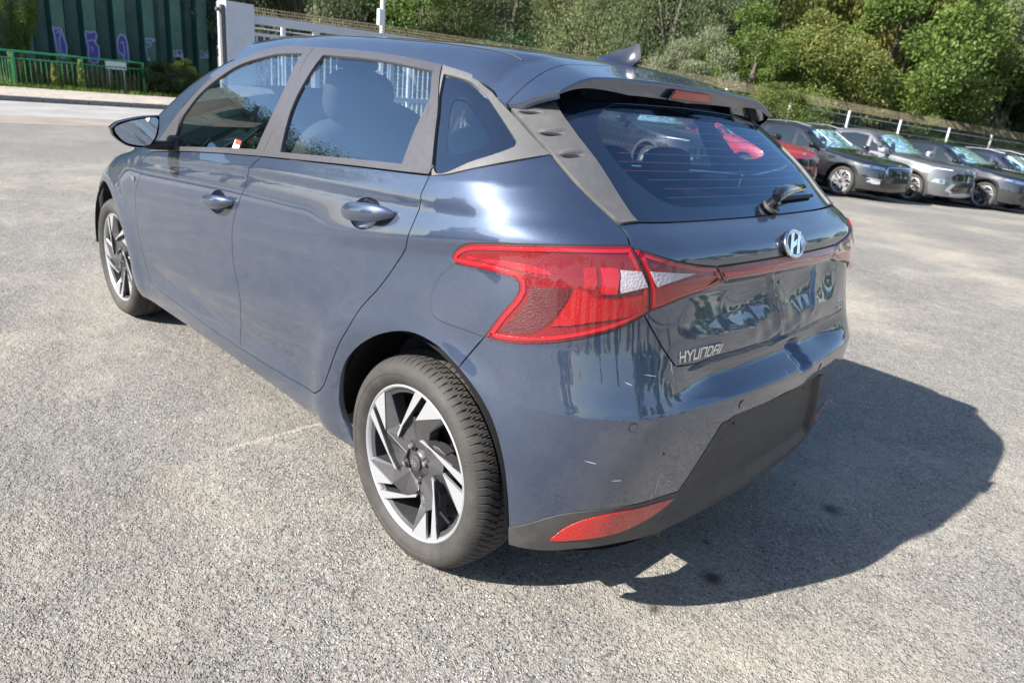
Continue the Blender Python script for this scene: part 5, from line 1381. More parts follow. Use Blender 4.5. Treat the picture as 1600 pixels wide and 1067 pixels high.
for t in (0, .20, .47, .74, 1):
    q = g0.lerp(g1, t); gbar('upright', q+Vector((0,0,.15)), q+Vector((0,0,2.08+.09*t)), .10, .09)
for k in range(1, 48):
    q = g0.lerp(g1, k/48); mb = MB(); mb.box(q+Vector((0,0,1.03)), (.022,.022,1.64)); mb.build('bar', wm, gate_)
fence = tag(empty('mesh_fence', (9.3,-14,0)), 'long wire mesh fence with pale posts and angled brown top behind the parked cars', 'fence')
fO = Vector((9.3,-14,0)); fd = Vector((-.30,-.954,0))
wire = varied('galvanised_wire', (.36,.37,.36), .5, 30, .2, .3); topm = varied('rusty_guard_mesh', (.27,.22,.15), .7, 8, .3); pom = varied('pale_fence_post', (.60,.61,.64), .45, 6, .08)
ss = [-10.5,-9.4,-6.9,-4.4,-1.9,.0+.0,1.88,4.31,6.80,9.23,11.78,14.24,16.74,19.2,21.7,24.2,26.7,29.2,31.7,34.2]; ss[5] = -.0
for i, s_ in enumerate(ss):
    base = fd*s_; ztop = float(np.interp(s_, [-12,-5.8,-1,1.9,4.3,9.2,14.2,17,34], [2.38,2.36,2.28,2.22,2.13,1.95,1.81,1.73,1.2])); 
    if s_ < -7: base.x += .03*(-7-s_)
    zb = ztop-2.42
    mb = MB(); mb.box((base.x, base.y, (ztop-.22+zb)/2), (.055,.075,ztop-.22-zb)); mb.build('post', pom, fence, bevel=.004)
    if i+1 < len(ss):
        s2 = ss[i+1]; b2 = fd*s2; zt2 = float(np.interp(s2, [-12,-5.8,-1,1.9,4.3,9.2,14.2,17,34], [2.38,2.36,2.28,2.22,2.13,1.95,1.81,1.73,1.2]))
        if s2 < -7: b2.x += .03*(-7-s2)
        off = Vector((.05,0,0))
        mb = MB(); L = (b2-base).length
        nv = int(L/.075)
        for k in range(nv+1):
            q = base.lerp(b2, k/nv)+off; z = ztop+(zt2-ztop)*k/nv; mb.tube([q+Vector((0,0,z-2.4)), q+Vector((0,0,z-.21))], .0028, 3, cap=False)
        for k in range(8):
            z = .18+k*.27; h = .014; mb.tube([base+off+Vector((0,0,ztop-2.42+z)), b2+off+Vector((0,0,zt2-2.42+z))], h, 4, cap=False)
        mb.build('mesh_panel', wire, fence, fixn=False)
        mb = MB(); nv = int(L/.05)
        for k in range(nv+1):
            q = base.lerp(b2, k/nv)+off; z = ztop+(zt2-ztop)*k/nv; mb.tube([q+Vector((0,0,z-.22)), q+Vector((.13,0,z+.01))], .0032, 3, cap=False)
        for k in range(5):
            o_ = off+Vector((.13*k/4,0,-.22+.23*k/4)); mb.tube([base+o_+Vector((0,0,ztop)), b2+o_+Vector((0,0,zt2))], .0055, 4, cap=False)
        mb.build('angled_guard', topm, fence, fixn=False)
# lamp column above the gate
x, y, z = bearing(593, 22); lp = tag(empty('lamp_column', (x, y, z)), 'grey steel column with a small white box behind the gate', 'pole')
mb = MB(); mb.tube([(0,0,0),(0,0,7)], [.075,.06], 12); mb.build('column', pom, lp, smooth=True)
mb = MB(); mb.box((-.12,.13,3.02), (.12,.20,.42)); mb.build('white_box', M['white'], lp, bevel=.02)

# ---------------------------------------------------------------- vegetation
def leaf_mat(name, col, col2, sc=.6):
    col = tuple(q*1.3 for q in col); col2 = tuple(q*1.25 for q in col2)
    m = bpy.data.materials.new(name); m.use_nodes = True; b = P(m); b.inputs['Roughness'].default_value = .55; b.inputs['Specular IOR Level'].default_value = .35
    v = tc(m); oi = nd(m, 'ShaderNodeObjectInfo')
    n = mathn(m, 'ADD', noise_n(m, v, sc, 3, .6), mathn(m, 'MULTIPLY', mathn(m, 'SUBTRACT', oi.outputs['Random'], .5), .25))
    geo = nd(m, 'ShaderNodeNewGeometry'); rnd = geo.outputs['Random Per Island']
    c = mixc(m, ramp(m, n, [(.35, (0,)*3), (.65, (1,)*3)]), col, col2)
    c = mixc(m, .55, c, ramp(m, rnd, [(0, (.25,)*3), (.5, (.5,)*3), (1, (.78,)*3)]), 'OVERLAY')
    ln(m, c, b.inputs['Base Color'])
    tr = nd(m, 'ShaderNodeBsdfTranslucent'); ln(m, mixc(m, .6, c, (.25,.35,.05), 'MULTIPLY') if False else c, tr.inputs[0])
    mx = nd(m, 'ShaderNodeMixShader'); mx.inputs[0].default_value = .45
    out = [n_ for n_ in m.node_tree.nodes if n_.type == 'OUTPUT_MATERIAL'][0]
    ln(m, b.outputs[0], mx.inputs[1]); ln(m, tr.outputs[0], mx.inputs[2]); ln(m, mx.outputs[0], out.inputs[0]); return m
LM = {'green': leaf_mat('mid_green_leaves', (.050,.095,.022), (.11,.16,.035)), 'dark': leaf_mat('dark_green_leaves', (.020,.050,.018), (.045,.085,.025)),
      'yellow': leaf_mat('yellowing_leaves', (.075,.115,.025), (.15,.165,.045)), 'silver': leaf_mat('silvery_willow_leaves', (.10,.125,.065), (.20,.215,.13)),
      'willow': leaf_mat('drooping_olive_leaves', (.11,.13,.035), (.21,.20,.06)), 'birch': leaf_mat('dusty_birch_leaves', (.075,.105,.045), (.17,.19,.085)), 'conifer': leaf_mat('conifer_needles', (.018,.040,.018), (.03,.06,.025))}
bark = varied('grey_bark', (.11,.095,.08), .9, 7, .35, 0, 0, .6, 30)
def leaves(cent, rad, n, size, rng, droop=0., flat=.7, asp=.55):
    """n leaf cards round clump centres; returns verts, faces"""
    k = rng.integers(0, len(cent), n); d = rng.normal(0, 1, (n,3)); d /= np.linalg.norm(d,axis=1,keepdims=True); rr = rng.random(n)**.45
    p = cent[k]+d*(rad[k]*rr)[:,None]*np.array([1,1,flat])
    if droop > 0: p[:,2] -= droop*rng.random(n)**1.3*rad[k]*2.2
    a = rng.normal(0, 1, (n,3)); a /= np.linalg.norm(a,axis=1,keepdims=True)
    if droop > 0: a = a*.35+np.array([0,0,-1.]); a /= np.linalg.norm(a,axis=1,keepdims=True)
    b = np.cross(a, rng.normal(0, 1, (n,3))); b /= np.linalg.norm(b,axis=1,keepdims=True)
    s = size*rng.uniform(.6,1.35,n)[:,None]; A = a*s; Bv = b*s*asp
    V = np.stack([p-A, p-Bv*.9+A*.1, p+A, p+Bv*.9+A*.1],1).reshape(-1,3); F = np.arange(4*n).reshape(n,4); return V, F
def crown_mesh(name, h, r, base, n, size, seed, m, droop=0., lobes=46, taper=.35, clump=.16):
    rng = np.random.default_rng(seed); cent = []; rad = []
    while len(cent) < lobes:
        q = rng.uniform(-1, 1, 3); L = np.linalg.norm(q)
        if L > 1 or L < .45+.25*rng.random(): continue
        z = base+(h-base)*(q[2]*.5+.5); w = r*(1-taper*max(0, q[2]))*(1+.22*math.sin(3*math.atan2(q[1],q[0])+seed))
        cent.append((q[0]*w, q[1]*w, z)); rad.append((h*clump)*rng.uniform(.45,1.15))
    cent = np.array(cent); rad = np.array(rad); V, F = leaves(cent, rad, n, size, rng, droop)
    return mesh_np(name, V, F, [m]), cent
def trunk_mb(h, r, cent, seed, base):
    rng = random.Random(seed); mb = MB(); top = h*.8
    pts = [Vector((0,0,-.1))]; 
    for i in range(1, 7): pts.append(Vector((rng.uniform(-.12,.12)*i*.5, rng.uniform(-.12,.12)*i*.5, top*i/6)))
    mb.tube(pts, [r*(1-.13*i) for i in range(7)], 9)
    for i in range(min(16, len(cent))):
        c = Vector(cent[(i*3) % len(cent)]); s = pts[1+i % 5]; mid = s.lerp(c, .5)+Vector((0,0,.2)); mb.tube([s, mid, c], [r*.34, r*.2, r*.06], 5)
    return mb
PROTO = {}
def proto(key, h, r, base, n, size, seed, lm, droop=0., lobes=46, taper=.35, clump=.16, tr=.2):
    me, cent = crown_mesh('crown', h, r, base, n, size, seed, LM[lm], droop, lobes, taper, clump)
    t = trunk_mb(h, tr, cent, seed, base); to = t.build('trunk', bark, None, smooth=True, fixn=False); tm = to.data; bpy.data.objects.remove(to)
    PROTO[key] = (me, tm)
proto('birch', 11, 2.6, 1.6, 52000, 0.0510, 11, 'birch', .55, 60, .45, .11, .16)
proto('birch2', 12, 2.9, 2.0, 52000, 0.0510, 12, 'birch', .45, 55, .4, .12, .17)
proto('willow', 10, 3.6, 1.6, 60000, 0.0748, 13, 'willow', 1.15, 52, .25, .13, .25)
proto('dark', 11, 3.2, .8, 52000, 0.0680, 14, 'dark', 0, 56, .35, .13, .22)
proto('green', 7, 2.8, .5, 52000, 0.0578, 15, 'green', 0, 52, .35, .14, .16)
proto('yellow', 4.6, 2.2, .4, 34000, 0.0476, 16, 'yellow', 0, 44, .3, .16, .10)
proto('silver', 6.5, 2.9, .5, 48000, 0.0510, 17, 'silver', .15, 50, .3, .14, .15)
proto('shrub', 3.0, 1.9, .1, 18000, 0.0400, 18, 'green', 0, 28, .3, .2, .06)
proto('shrub2', 3.0, 1.9, .1, 18000, 0.0476, 19, 'dark', 0, 28, .3, .2, .06)
def tree(key, x, y, z, sc, rz, name, label, cat='tree', group=None, szz=None, recol=None):
    t = tag(empty(name, (x, y, z), rz), label, cat, group); me, tm = PROTO[key]
    t.scale = (sc, sc, szz or sc)
    link('crown', me, t); link('trunk', tm, t); return t
spots = [
 ('birch2',395,40,1.0,'birch_tree','grey green birch standing left of the lamp column behind the gate'),
 ('silver',470,33,1.25,'willow_tree','grey leaved willow behind the yard gate, left of the lamp column'),
 ('dark',560,44,1.1,'tree','dark green tree behind the lamp column'),
 ('green',655,33,1.12,'tree','bright green rounded tree right of the lamp column'),
 ('birch',725,38,1.05,'birch_tree','loose birch with sky showing through above the car roof'),
 ('birch2',790,33,.95,'birch_tree','dusty birch over the middle of the car roof'),
 ('dark',850,43,1.0,'tree','dark tree between two birches above the car roof'),
 ('birch',905,31,.92,'birch_tree','birch with hanging twigs just left of the shark fin aerial'),
 ('willow',965,36,.9,'willow_tree','olive weeping tree straight behind the shark fin aerial'),
 ('birch2',1035,28,.85,'birch_tree','dusty green birch right of the shark fin aerial'),
 ('dark',1100,33,.95,'tree','dark tree shading the fence above the third brake lamp'),
 ('silver',1065,24,.62,'willow_tree','small grey green willow behind the fence above the rear spoiler'),
 ('green',1160,26,.72,'tree','small dark green tree left of the yellowing bush'),
 ('yellow',1250,27,1.15,'maple_tree','low yellowing tree behind the fence above the black estate car'),
 ('willow',1300,34,1.1,'willow_tree','tall weeping willow with long olive strands above the yellowing tree'),
 ('green',1385,31.5,1.25,'tree','yellow green bushy tree above the grey car'),
 ('dark',1215,37,1.15,'tree','tall dark tree behind the yellowing tree'),
 ('willow',1450,39,1.2,'willow_tree','weeping willow at the back between the two bushy trees'),
 ('dark',1495,36,.9,'tree','dark shaded tree behind the fence above the black hatchback'),
 ('silver',1575,36,1.4,'maple_tree','pale silvery leaved tree at the right edge of the picture'),
 ('willow',1640,42,1.25,'willow_tree','weeping willow hanging in from beyond the right edge'),
 ('green',1690,39,1.4,'tree','green bushy tree just outside the right edge'),
]
for i, (k, px, d, sc, nm, lab) in enumerate(spots):
    x, y, z = bearing(px, d); tree(k, x, y, z, sc, i*1.7, nm, lab, 'tree')
for i, px in enumerate(range(330, 1780, 105)):
    x, y, z = bearing(px, 50+6*(i % 2)); tree(('dark','birch2','willow')[i % 3], x, y, z, 1.35, i*2.1, 'background_tree', 'tall tree in the far row that closes the view behind the nearer trees', 'tree', 'far row of tall trees')
for i in range(22):
    q = fO+fd*(-5.0+1.75*i+.5*math.sin(i*3.1)); x, y = q.x+1.75+.35*math.sin(i*1.9), q.y-.5
    tree('shrub2' if i % 3 else 'shrub', x, y, float(gh(x, y)), .80+.14*math.sin(i*2.3), i, 'hedge_shrub', 'dark green shrub growing against the back of the mesh fence', 'shrub', 'shrubs along the back of the fence')
x, y, z = bearing(1213, 21.0); tree('yellow', x+.2, y, z, .55, 1, 'climbing_shrub', 'small yellow leaved shrub poking through the fence behind the black estate car', 'shrub')
# sapling against the hall
x, y, z = bearing(47, 28.2); tree('green', x, y, z+.1, .19, 2, 'sapling', 'thin yellow green sapling in front of the green hall at the far left', 'tree', szz=.78)

# verge with grass and dry weeds
def blades(n, x0, x1, y0, y1, h0, h1, w, m, name, label, lean=.25, zf=.07):
    rng = np.random.default_rng(n); x = rng.uniform(x0, x1, n); y = rng.uniform(y0, y1, n); h = rng.uniform(h0, h1, n); a = rng.uniform(0, math.pi, n)
    dx, dy = np.cos(a)*w, np.sin(a)*w; lx, ly = rng.normal(0, lean, n)*h, rng.normal(0, lean, n)*h
    V = np.stack([np.stack([x-dx, y-dy, np.full(n, zf)],1), np.stack([x+dx, y+dy, np.full(n, zf)],1), np.stack([x+lx*.4+dx*.6, y+ly*.4+dy*.6, zf+h*.6],1), np.stack([x+lx, y+ly, zf+h],1), np.stack([x+lx*.4-dx*.6, y+ly*.4-dy*.6, zf+h*.6],1)],1).reshape(-1,3)
    b = np.arange(n)*5; F = [(i, i+1, i+2, i+3, i+4) for i in b.tolist()]
    o = link(name, mesh_np(name, V, F, [m])); return tag(o, label, name.replace('_', ' '), kind='stuff')
mb = MB(); mb.box((27.2,-9,.03), (5.4,60,.08)); tag(mb.build('verge', varied('verge_soil', (.09,.10,.04), .95, 3, .3)), kind='structure')
blades(15000, 24.6, 26.6, -14, 6, .06, .20, .012, leaf_mat('verge_grass', (.10,.17,.03), (.17,.24,.05), 2), 'grass', 'short bright green grass along the verge under the railing', .4)
blades(9000, 25.4, 29.0, -14, 8, .25, .75, .012, leaf_mat('dry_weeds', (.25,.21,.08), (.14,.15,.05), 1.5), 'dry_weeds', 'tall dry yellow weeds behind the green railing', .18)
blades(2600, 25.8, 29.2, -14, 0, .5, 1.1, .014, leaf_mat('brown_weeds', (.22,.12,.06), (.13,.10,.05), 1.5), 'brown_weeds', 'rust brown dock and thistle stalks at the end of the railing', .16)
# yellow mulleins one can tell apart
mm = leaf_mat('mullein_leaves', (.22,.26,.07), (.30,.30,.10), 3)
for i, px in enumerate((27,45,72,92,101,118,133)):
    x, y, z = bearing(px, 27.3+.5*(i % 3)); rng = np.random.default_rng(i); hh = .75+.35*rng.random()
    cent = np.array([(0,0,q) for q in np.linspace(.15, hh, 12)]); V, F = leaves(cent, np.linspace(.13,.035,12), 420, .045, rng)
    o = link('mullein', mesh_np('mullein', V, F, [mm])); o.location = (x, y, .06); tag(o, 'tall pale yellow green mullein spike behind the railing', 'plant', 'mulleins behind the railing')
for i, (px, d, k, s_) in enumerate(((245,29,'shrub',.42),(262,28.4,'shrub2',.40),(285,29,'yellow',.30),(212,29.4,'shrub2',.36))):
    x, y, z = bearing(px, d); tree(k, x, y, .05, s_, i, 'verge_bush', ('dark green bush right of the railing end','low dark bush beside the railing end','reddish dry bush against the car windscreen pillar','small bush just behind the last railing post')[i], 'bush')
x, y, z = bearing(188, 28.3); sg = tag(empty('small_sign', (x, y, 0), R(80)), 'small white sign on two legs behind the railing', 'sign')
mb = MB(); mb.box((0,0,.95), (.62,.02,.26)); mb.build('panel', M['white'], sg, bevel=.004)
mb = MB(); mb.tube([(-.22,.015,0),(-.22,.015,.9)], .018, 6); mb.tube([(.22,.015,0),(.22,.015,.9)], .018, 6); mb.build('legs', pom, sg)

# ================================================================ THE OTHER PARKED CARS
class PlainBody(HeroBody):
    XR0, RR, RF = .55, .80, .90; XF0 = 1.0
    def __init__(s, wb=2.68, fo=.88, ro=1.05, H=1.46, W=.915, wagon=True, nose=.80, hoodz=.98, belt=.96):
        s.wb, s.W = wb, W; fx = wb+fo
        s.beltc = cubic([-1.2,-.6,0,1.5,2.2,wb+.3,fx],[belt+.10,belt+.07,belt+.04,belt,belt-.03,hoodz-.07,nose-.05])
        s.low = cubic([.15,.22,.30,.45,.62,.78,.88,.96,1.04],[W-.12,W-.045,W-.02,W-.005,W,W-.006,W-.02,W-.032,W-.05])
        r = -ro; g = .20 if wagon else .45
        s.xr = cubic([.15,.3,.5,.62,.75,.95,1.05,1.2,1.35,H],[r+.12,r+.02,r,r+.01,r+.05,r+.07,r+.10,r+.10+g*.35,r+.12+g,r+.2+g*1.5])
        s.xf = cubic([.15,.25,.45,.60,nose-.06,nose,(nose+hoodz)/2,hoodz,hoodz+.06,H-.08,H,H+.1],
                     [fx-.08,fx-.01,fx,fx-.015,fx-.06,fx-.16,wb+.22,wb-.42,wb-.60,wb-1.32,wb-1.55,wb-2.0])
        s.zt = cubic([r-.1,r+.4,.1,.7,1.1,wb-1.1,wb+1.5],[H-.12,H-.05,H-.015,H,H-.003,H-.03,H-.10])
        s.H = H
    def belt(s, x): return s.beltc(x)
    def Y(s, x, z):
        zb = s.beltc(x); lo = s.low(z*1.04/zb); t = (z-zb)/(s.H-zb); y = np.where(z < zb, lo, s.W-.05-.19*t-.07*t*t)
        y = y-.05*np.clip((x-s.wb-.1)/.7,0,2)**2-.05*np.clip((-.2-x)/.8,0,2)**2
        for cx in (0., s.wb):
            r = np.hypot(x-cx, z-.33); y = y+.014*np.exp(-((r-.42)/.07)**2)*sstep(.15,.3,z)
        y = y-.012*np.exp(-((z-.42)/.06)**2)*sstep(.3,.6,x)*sstep(s.wb-.3,s.wb-.6,x)
        return y
    def X(s, y, z): return s.xr(z)+.10*y*y
    def F(s, x, y, z):
        y = np.abs(y); f = smax(y-s.Y(x, z), s.X(y, z)-x, .25)
        c = x-(s.xf(z)-.20*y*y-.35*y**4); f = smax(f, c, np.where(z > s.beltc(2.0)+.03, .10, .28))
        return smax(f, z-s.T(x, y), .10)
    def T(s, x, y): return s.zt(x)-.06*y*y-.10*np.clip(y-.35,0,1)**2
    def P(s, u, z):
        x0, dx, dy = s.dirs(u); z = np.asarray(z, float); lo = np.full(np.shape(x0), .1); hi = np.full(np.shape(x0), 3.4)
        for _ in range(30):
            m = .5*(lo+hi); ins = s.F(x0+m*dx, m*dy, z) < 0; lo = np.where(ins, m, lo); hi = np.where(ins, hi, m)
        m = .5*(lo+hi); return np.stack([x0+m*dx, m*dy, z],-1)
M['car_window'] = mat('dark_car_window', (.012,.018,.020), .03, 0, 1., .8)
def shade_mat():
    m = mat('windscreen_with_sunshade', (.1,.3,.35), .03, 0, 1., .8); v = tc(m)
    n = noise_n(m, v, 11, 4, .65); ln(m, ramp(m, n, [(.34,(.03,.06,.07)),(.46,(.10,.24,.28)),(.58,(.28,.46,.50)),(.72,(.52,.64,.66))]), P(m).inputs['Base Color']); return m
M['shade'] = shade_mat()
M['wagon_rail'] = mat('brushed_rail', (.55,.56,.58), .3, 1.)
def other_car(pos, head, body, pm, label, spec, lowm=None, wheelm=None):
    sk = Skin(body); t = tag(empty('parked_car', pos, head), label, 'car', 'cars parked in a row in front of the fence'); wb = body.wb
    UC_, UF_ = sk.UC, sk.UF
    def ux(x, z, y=None):   # u of a point on the flank at x
        uu = np.linspace(UC_, UF_, 500); p = body.P(uu, np.full(500, z)); side_ = p[:,1] > (.35 if y is None else -1)
        if y is None: i = int(np.argmin(np.abs(p[:,0]-x)+(~side_)*10))
        else:
            k = p[:,0] > wb*.35; i = int(np.argmin(np.abs(p[:,1]-y)+(~k)*10))
        return float(uu[i])
    def S_(pts): return [(ux(x, z), z) for x, z in pts]
    def Fr(pts): return [(ux(0, z, y) if y > .003 else UF_, z) for y, z in pts]
    def archpts(cx, r=.375): return [(cx+r*math.cos(a), .345+r*math.sin(a)) for a in np.radians([205,190,170,150,130,110,90,70,50,30,10,-10,-25])]
    bot = .21; top = body.H-.13
    a1 = S_(archpts(0.)); a2 = S_(archpts(wb))
    o = [(UC_,top),(UC_,.30),(a1[0][0]-.02,.23)]+a1+[(a1[-1][0]+.02,bot),(a2[0][0]-.02,bot)]+a2+[(a2[-1][0]+.02,.23),(UF_,.20),(UF_,top)]
    outl = closed(o, .06)
    def build_both(name, oo, m, par, **kw):
        a = sk.panel(name, oo, m, par, side=1, **kw); b = sk.panel(name, oo, m, par, side=-1, **kw); return a, b
    # whole shell, both sides in one mesh
    ms = [sk.panel('b', outl, pm, None, side=s_, grid=.07, gz=.022, flange=0, obj=False) for s_ in (1,-1)]
    bm = bmesh.new(); [bm.from_mesh(x) for x in ms]
    me = bpy.data.meshes.new('body'); vs = []; fs = []; ns = []
    k = 0
    for x in ms:
        n_ = len(x.vertices); vs += [tuple(v.co) for v in x.vertices]; fs += [tuple(i+k for i in p.vertices) for p in x.polygons]; k += n_
    bm.free(); V = np.array(vs); yy = np.abs(V[:,1]); N = body.N(np.stack([V[:,0], yy, V[:,2]],-1)); N[:,1] *= np.where(V[:,1] < 0, -1, 1)
    bo = link('body', mesh_np('body', V, fs, [pm], normals=N), t)
    # roof
    I, J = 20, 16; G_ = np.zeros((I+1,J+1,3))
    x0, x1 = float(body.xr(top))+.02, float(body.xf(top))-.0
    for i in range(I+1):
        x = x0+(x1-x0)*i/I; ym = float(body.Y(x, top)); 
        yv = (1-np.arange(J+1)/J)*ym; lo = np.full(J+1, top-.05); hi = np.full(J+1, body.H+.1)
        for _ in range(26):
            m_ = .5*(lo+hi); ins = body.F(np.full(J+1, x), yv, m_) < 0; lo = np.where(ins, m_, lo); hi = np.where(ins, hi, m_)
        G_[i] = np.stack([np.full(J+1, x), yv, .5*(lo+hi)],-1)
    Nn = body.N(G_.reshape(-1,3)).reshape(G_.shape); Nn[:, -1, 1] = 0
    grid_mesh('roof', G_-Nn*.001, Nn, pm, t)
    b = body.beltc
    wt = body.H-.12
    # side windows: front and rear, a dark band between
    for (xa, xb, xc, xd) in ((wb-.62, 1.30, 1.22, wb-1.18), (1.20, .22, .34, 1.14)):
        lo_ = lambda x: float(b(x))+.025
        pts = [(xa, lo_(xa)), ((xa+xb)/2, lo_((xa+xb)/2)), (xb, lo_(xb)), (xc, wt-.03), ((xc+xd)/2, wt), (xd, wt-.04)]
        if xa > 1.3: pts.append(((xa+xd)/2, (lo_(xa)+wt)/2+.05))
        build_both('window', closed(S_(pts), .06), M['car_window'], t, off=.003, grid=.12, flange=.003)
    if spec.get('wagon'):
        pts = [(.12, float(b(.1))+.03), (-.62, float(b(-.6))+.06), (-.50, wt-.05), (.20, wt-.01)]
        build_both('window', closed(S_(pts), .06), M['car_window'], t, off=.003, grid=.12, flange=.003)
    if spec.get('brightline'):
        cl_ = []
        for s_ in (1,-1):
            mb = MB(); xs = np.linspace(wb-.60, -.5, 24); pp, nn2 = sk.pos(np.array([(ux(x, float(b(x))+.012), float(b(x))+.012) for x in xs]), .006); mb.tube([(p[0], p[1]*s_, p[2]) for p in pp], .010, 5)
            xs = np.linspace(wb-.60, wb-1.15, 10); zz = np.interp(xs, [wb-1.15, wb-.85, wb-.60], [wt+.005, wt-.10, float(b(wb-.6))+.02]); pp, nn2 = sk.pos(np.array([(ux(x, z), z) for x, z in zip(xs, zz)]), .008); mb.tube([(p[0], p[1]*s_, p[2]) for p in pp], .014, 5)
            mb.build('window_trim', M['wagon_rail'], t, smooth=True)
    if spec.get('rails'):
        for s_ in (1,-1):
            mb = MB(); mb.tube([(x, s_*(body.W-.30), float(body.T(x, body.W-.30))+.045*(1 if -.5 < x < wb-1.4 else .1)) for x in (-.65,-.5,0,.6,1.0,wb-1.4,wb-1.25)], .016, 6); mb.build('roof_rail', M['wagon_rail'], t, smooth=True)
    # windscreen on the front slope
    hz = spec.get('hz', 1.0)
    wpts = Fr([(0,hz+.03),(.35,hz+.025),(.66,hz+.035),(.60,hz+.18),(.52,body.H-.14),(.3,body.H-.10),(0,body.H-.095)])
    build_both('windscreen', closed(wpts, .06), M['shade'], t, off=.003, grid=.10, gz=.03, flange=.003)
    # nose
    for nm, pts, m, off, fl in spec['nose']:
        build_both(nm, closed(Fr(pts) if nm != 'arch_trim' else pts, .05), m, t, off=off, grid=.08, gz=.03, flange=fl)
    mb = MB(); q = body.P(np.array([UF_]), np.array([spec.get('bz', .80)]))[0]; mb.add(*superbox((q[0]+.005, 0, q[2]), (.02,.10,.05), 2.5, 5)); mb.build('badge', M['chrome'], t, smooth=True)
    # door joints, sills, handles, mirrors
    jl = MB()
    for s_ in (1,-1):
        for xj, tilt in ((wb-.55,.0),(1.24,.05),(.30,-.15)):
            zz = np.linspace(.30, float(b(xj))+.01, 12); pp, _ = sk.pos(np.array([(ux(xj+tilt*(z-.6), z), z) for z in zz]), .001); jl.tube([(p[0], p[1]*s_, p[2]) for p in pp], .0045, 4)
    jl.build('door_joints', M['black'], t)
    for s_ in (1,-1):
        for xj in (1.42,.42):
            mb = MB(); z = float(b(xj))-.12; p = body.P(np.array([ux(xj, z)]), np.array([z]))[0]; mb.add(*superbox((p[0], (p[1]+.02)*s_, z), (.20,.035,.035), 3, 6)); mb.build('handle', pm if spec.get('bodyhandle', True) else M['chrome'], t, smooth=True)
        xm = wb-.78; mb = MB(); mb.add(*superbox((xm, (body.W+.09)*s_, float(b(xm))+.085), (.13,.24,.15), 3, 8)); mb.add(*superbox((xm+.03, (body.W-.02)*s_, float(b(xm))+.03), (.08,.14,.05), 3, 5))
        mb.build('door_mirror', spec.get('mirror', M['gloss_black']), t, smooth=True)
        si = closed(S_([(a1[-1][0] if 0 else .42,.225),(wb-.42,.225),(wb-.42,.30),(.42,.30)]), .06); sk.panel('sill', si, M['plastic'], t, off=.004, side=s_, grid=.1, flange=.004)
        if spec.get('cladding'):
            for cx in (0., wb):
                outer = S_([(cx+.43*math.cos(a), .345+.43*math.sin(a)) for a in np.radians(np.arange(-12,193,12))]); inn = S_([(cx+.378*math.cos(a), .345+.378*math.sin(a)) for a in np.radians(np.arange(-12,193,12))])
                sk.panel('arch_trim', dens(np.array(outer+inn[::-1]+outer[:1]), .06)[:-1], M['plastic'], t, off=.006, side=s_, grid=.1, flange=.006)
    mb = MB(); mb.box((wb/2,0,.28), (wb+1.0,1.5,.10)); mb.build('underbody', M['black'], t)
    for cx in (0., wb):
        for s_ in (1,-1): mb = MB(); mb.box((cx, s_*.60, .42), (.80,.40,.52)); mb.build('wheel_well', M['black'], t)
    mb = MB(); mb.box((wb/2-.1,0,.93), (2.2,1.3,.05)); mb.build('cabin_floor', M['black'], t)
    for cx in (0., wb):
        for s_ in (1,-1):
            w = link('wheel', barrel_me, t); w.location = (cx, (body.W-.075)*s_, .325); w.rotation_euler = (0, 0, 0 if s_ > 0 else math.pi); w.scale = (1.06,1.06,1.06)
            link('tyre', tyre_me, w); link('rim_well', well_me, w); link('hub', hub_me, w); link('centre_cap', cap_me, w)
            for k in range(5):
                for nm, me_ in zip(('spoke','machined_face','machined_bar'), sme):
                    o_ = link(nm, me_, w); o_.rotation_euler = (0, -R(72*k+20*cx), 0)
            if spec.get('many'):
                sp = MB()
                for k in range(10):
                    a = R(36*k+9); d = Vector((math.cos(a),0,math.sin(a))); n2 = Vector((-d.z,0,d.x)); v = [d*.05+n2*.012, d*.05-n2*.012, d*.222-n2*.010, d*.222+n2*.010]; sp.add([p+Vector((0,.002,0)) for p in v]+[p-Vector((0,.02,0)) for p in v], [(0,1,2,3),(4,7,6,5),(0,4,5,1),(1,5,6,2),(2,6,7,3),(3,7,4,0)])
                sp.build('bright_spokes', M['alu'], w)
    return t
black_p = paint('black_car_paint', (.006,.007,.010), .3); grey_p = paint('grey_car_paint', (.17,.17,.18), .7); red_p = paint('red_car_paint', (.42,.012,.012), .2); blue_p = paint('dark_blue_car_paint', (.010,.016,.040), .4)
def placed(front_wheel, head, wb, W):
    c, s_ = math.cos(head), math.sin(head); lx, ly = wb, -(W-.03); return (front_wheel[0]-(c*lx-s_*ly), front_wheel[1]-(s_*lx+c*ly))
def put(fw, head, body, pm, label, spec):
    x, y = placed(fw, R(head), body.wb, body.W); z = float(gh(fw[0], fw[1])); return other_car((x, y, z), R(head), body, pm, label, spec)
chr_, blk, pls = M['chrome'], M['gloss_black'], M['plastic']
wag = PlainBody(2.69,.87,1.05,1.46,.915,True,.80,.98,.955)
nose_wagon = [('grille', [(0,.72),(.40,.715),(.46,.66),(.42,.56),(0,.555)], blk, .006, .006), ('grille_frame', [(0,.742),(.42,.737),(.50,.66),(.44,.54),(.415,.56),(.455,.66),(.40,.718),(0,.724)], chr_, .010, .008),
    ('headlight', [(.50,.715),(.62,.735),(.78,.745),(.84,.72),(.76,.69),(.60,.672),(.52,.665)], chr_, .005, .004), ('lower_intake', [(0,.48),(.50,.47),(.56,.40),(.52,.30),(0,.29)], blk, .005, .004),
    ('number_plate_holder', [(0,.52),(.26,.52),(.26,.41),(0,.41)], M['black'], .014, .010), ('fog_lamp', [(.58,.43),(.74,.45),(.78,.40),(.66,.365),(.57,.37)], M['lamp_white'], .006, .004), ('fog_frame', [(.56,.465),(.76,.49),(.80,.47),(.60,.445)], M['alu'], .010, .006)]
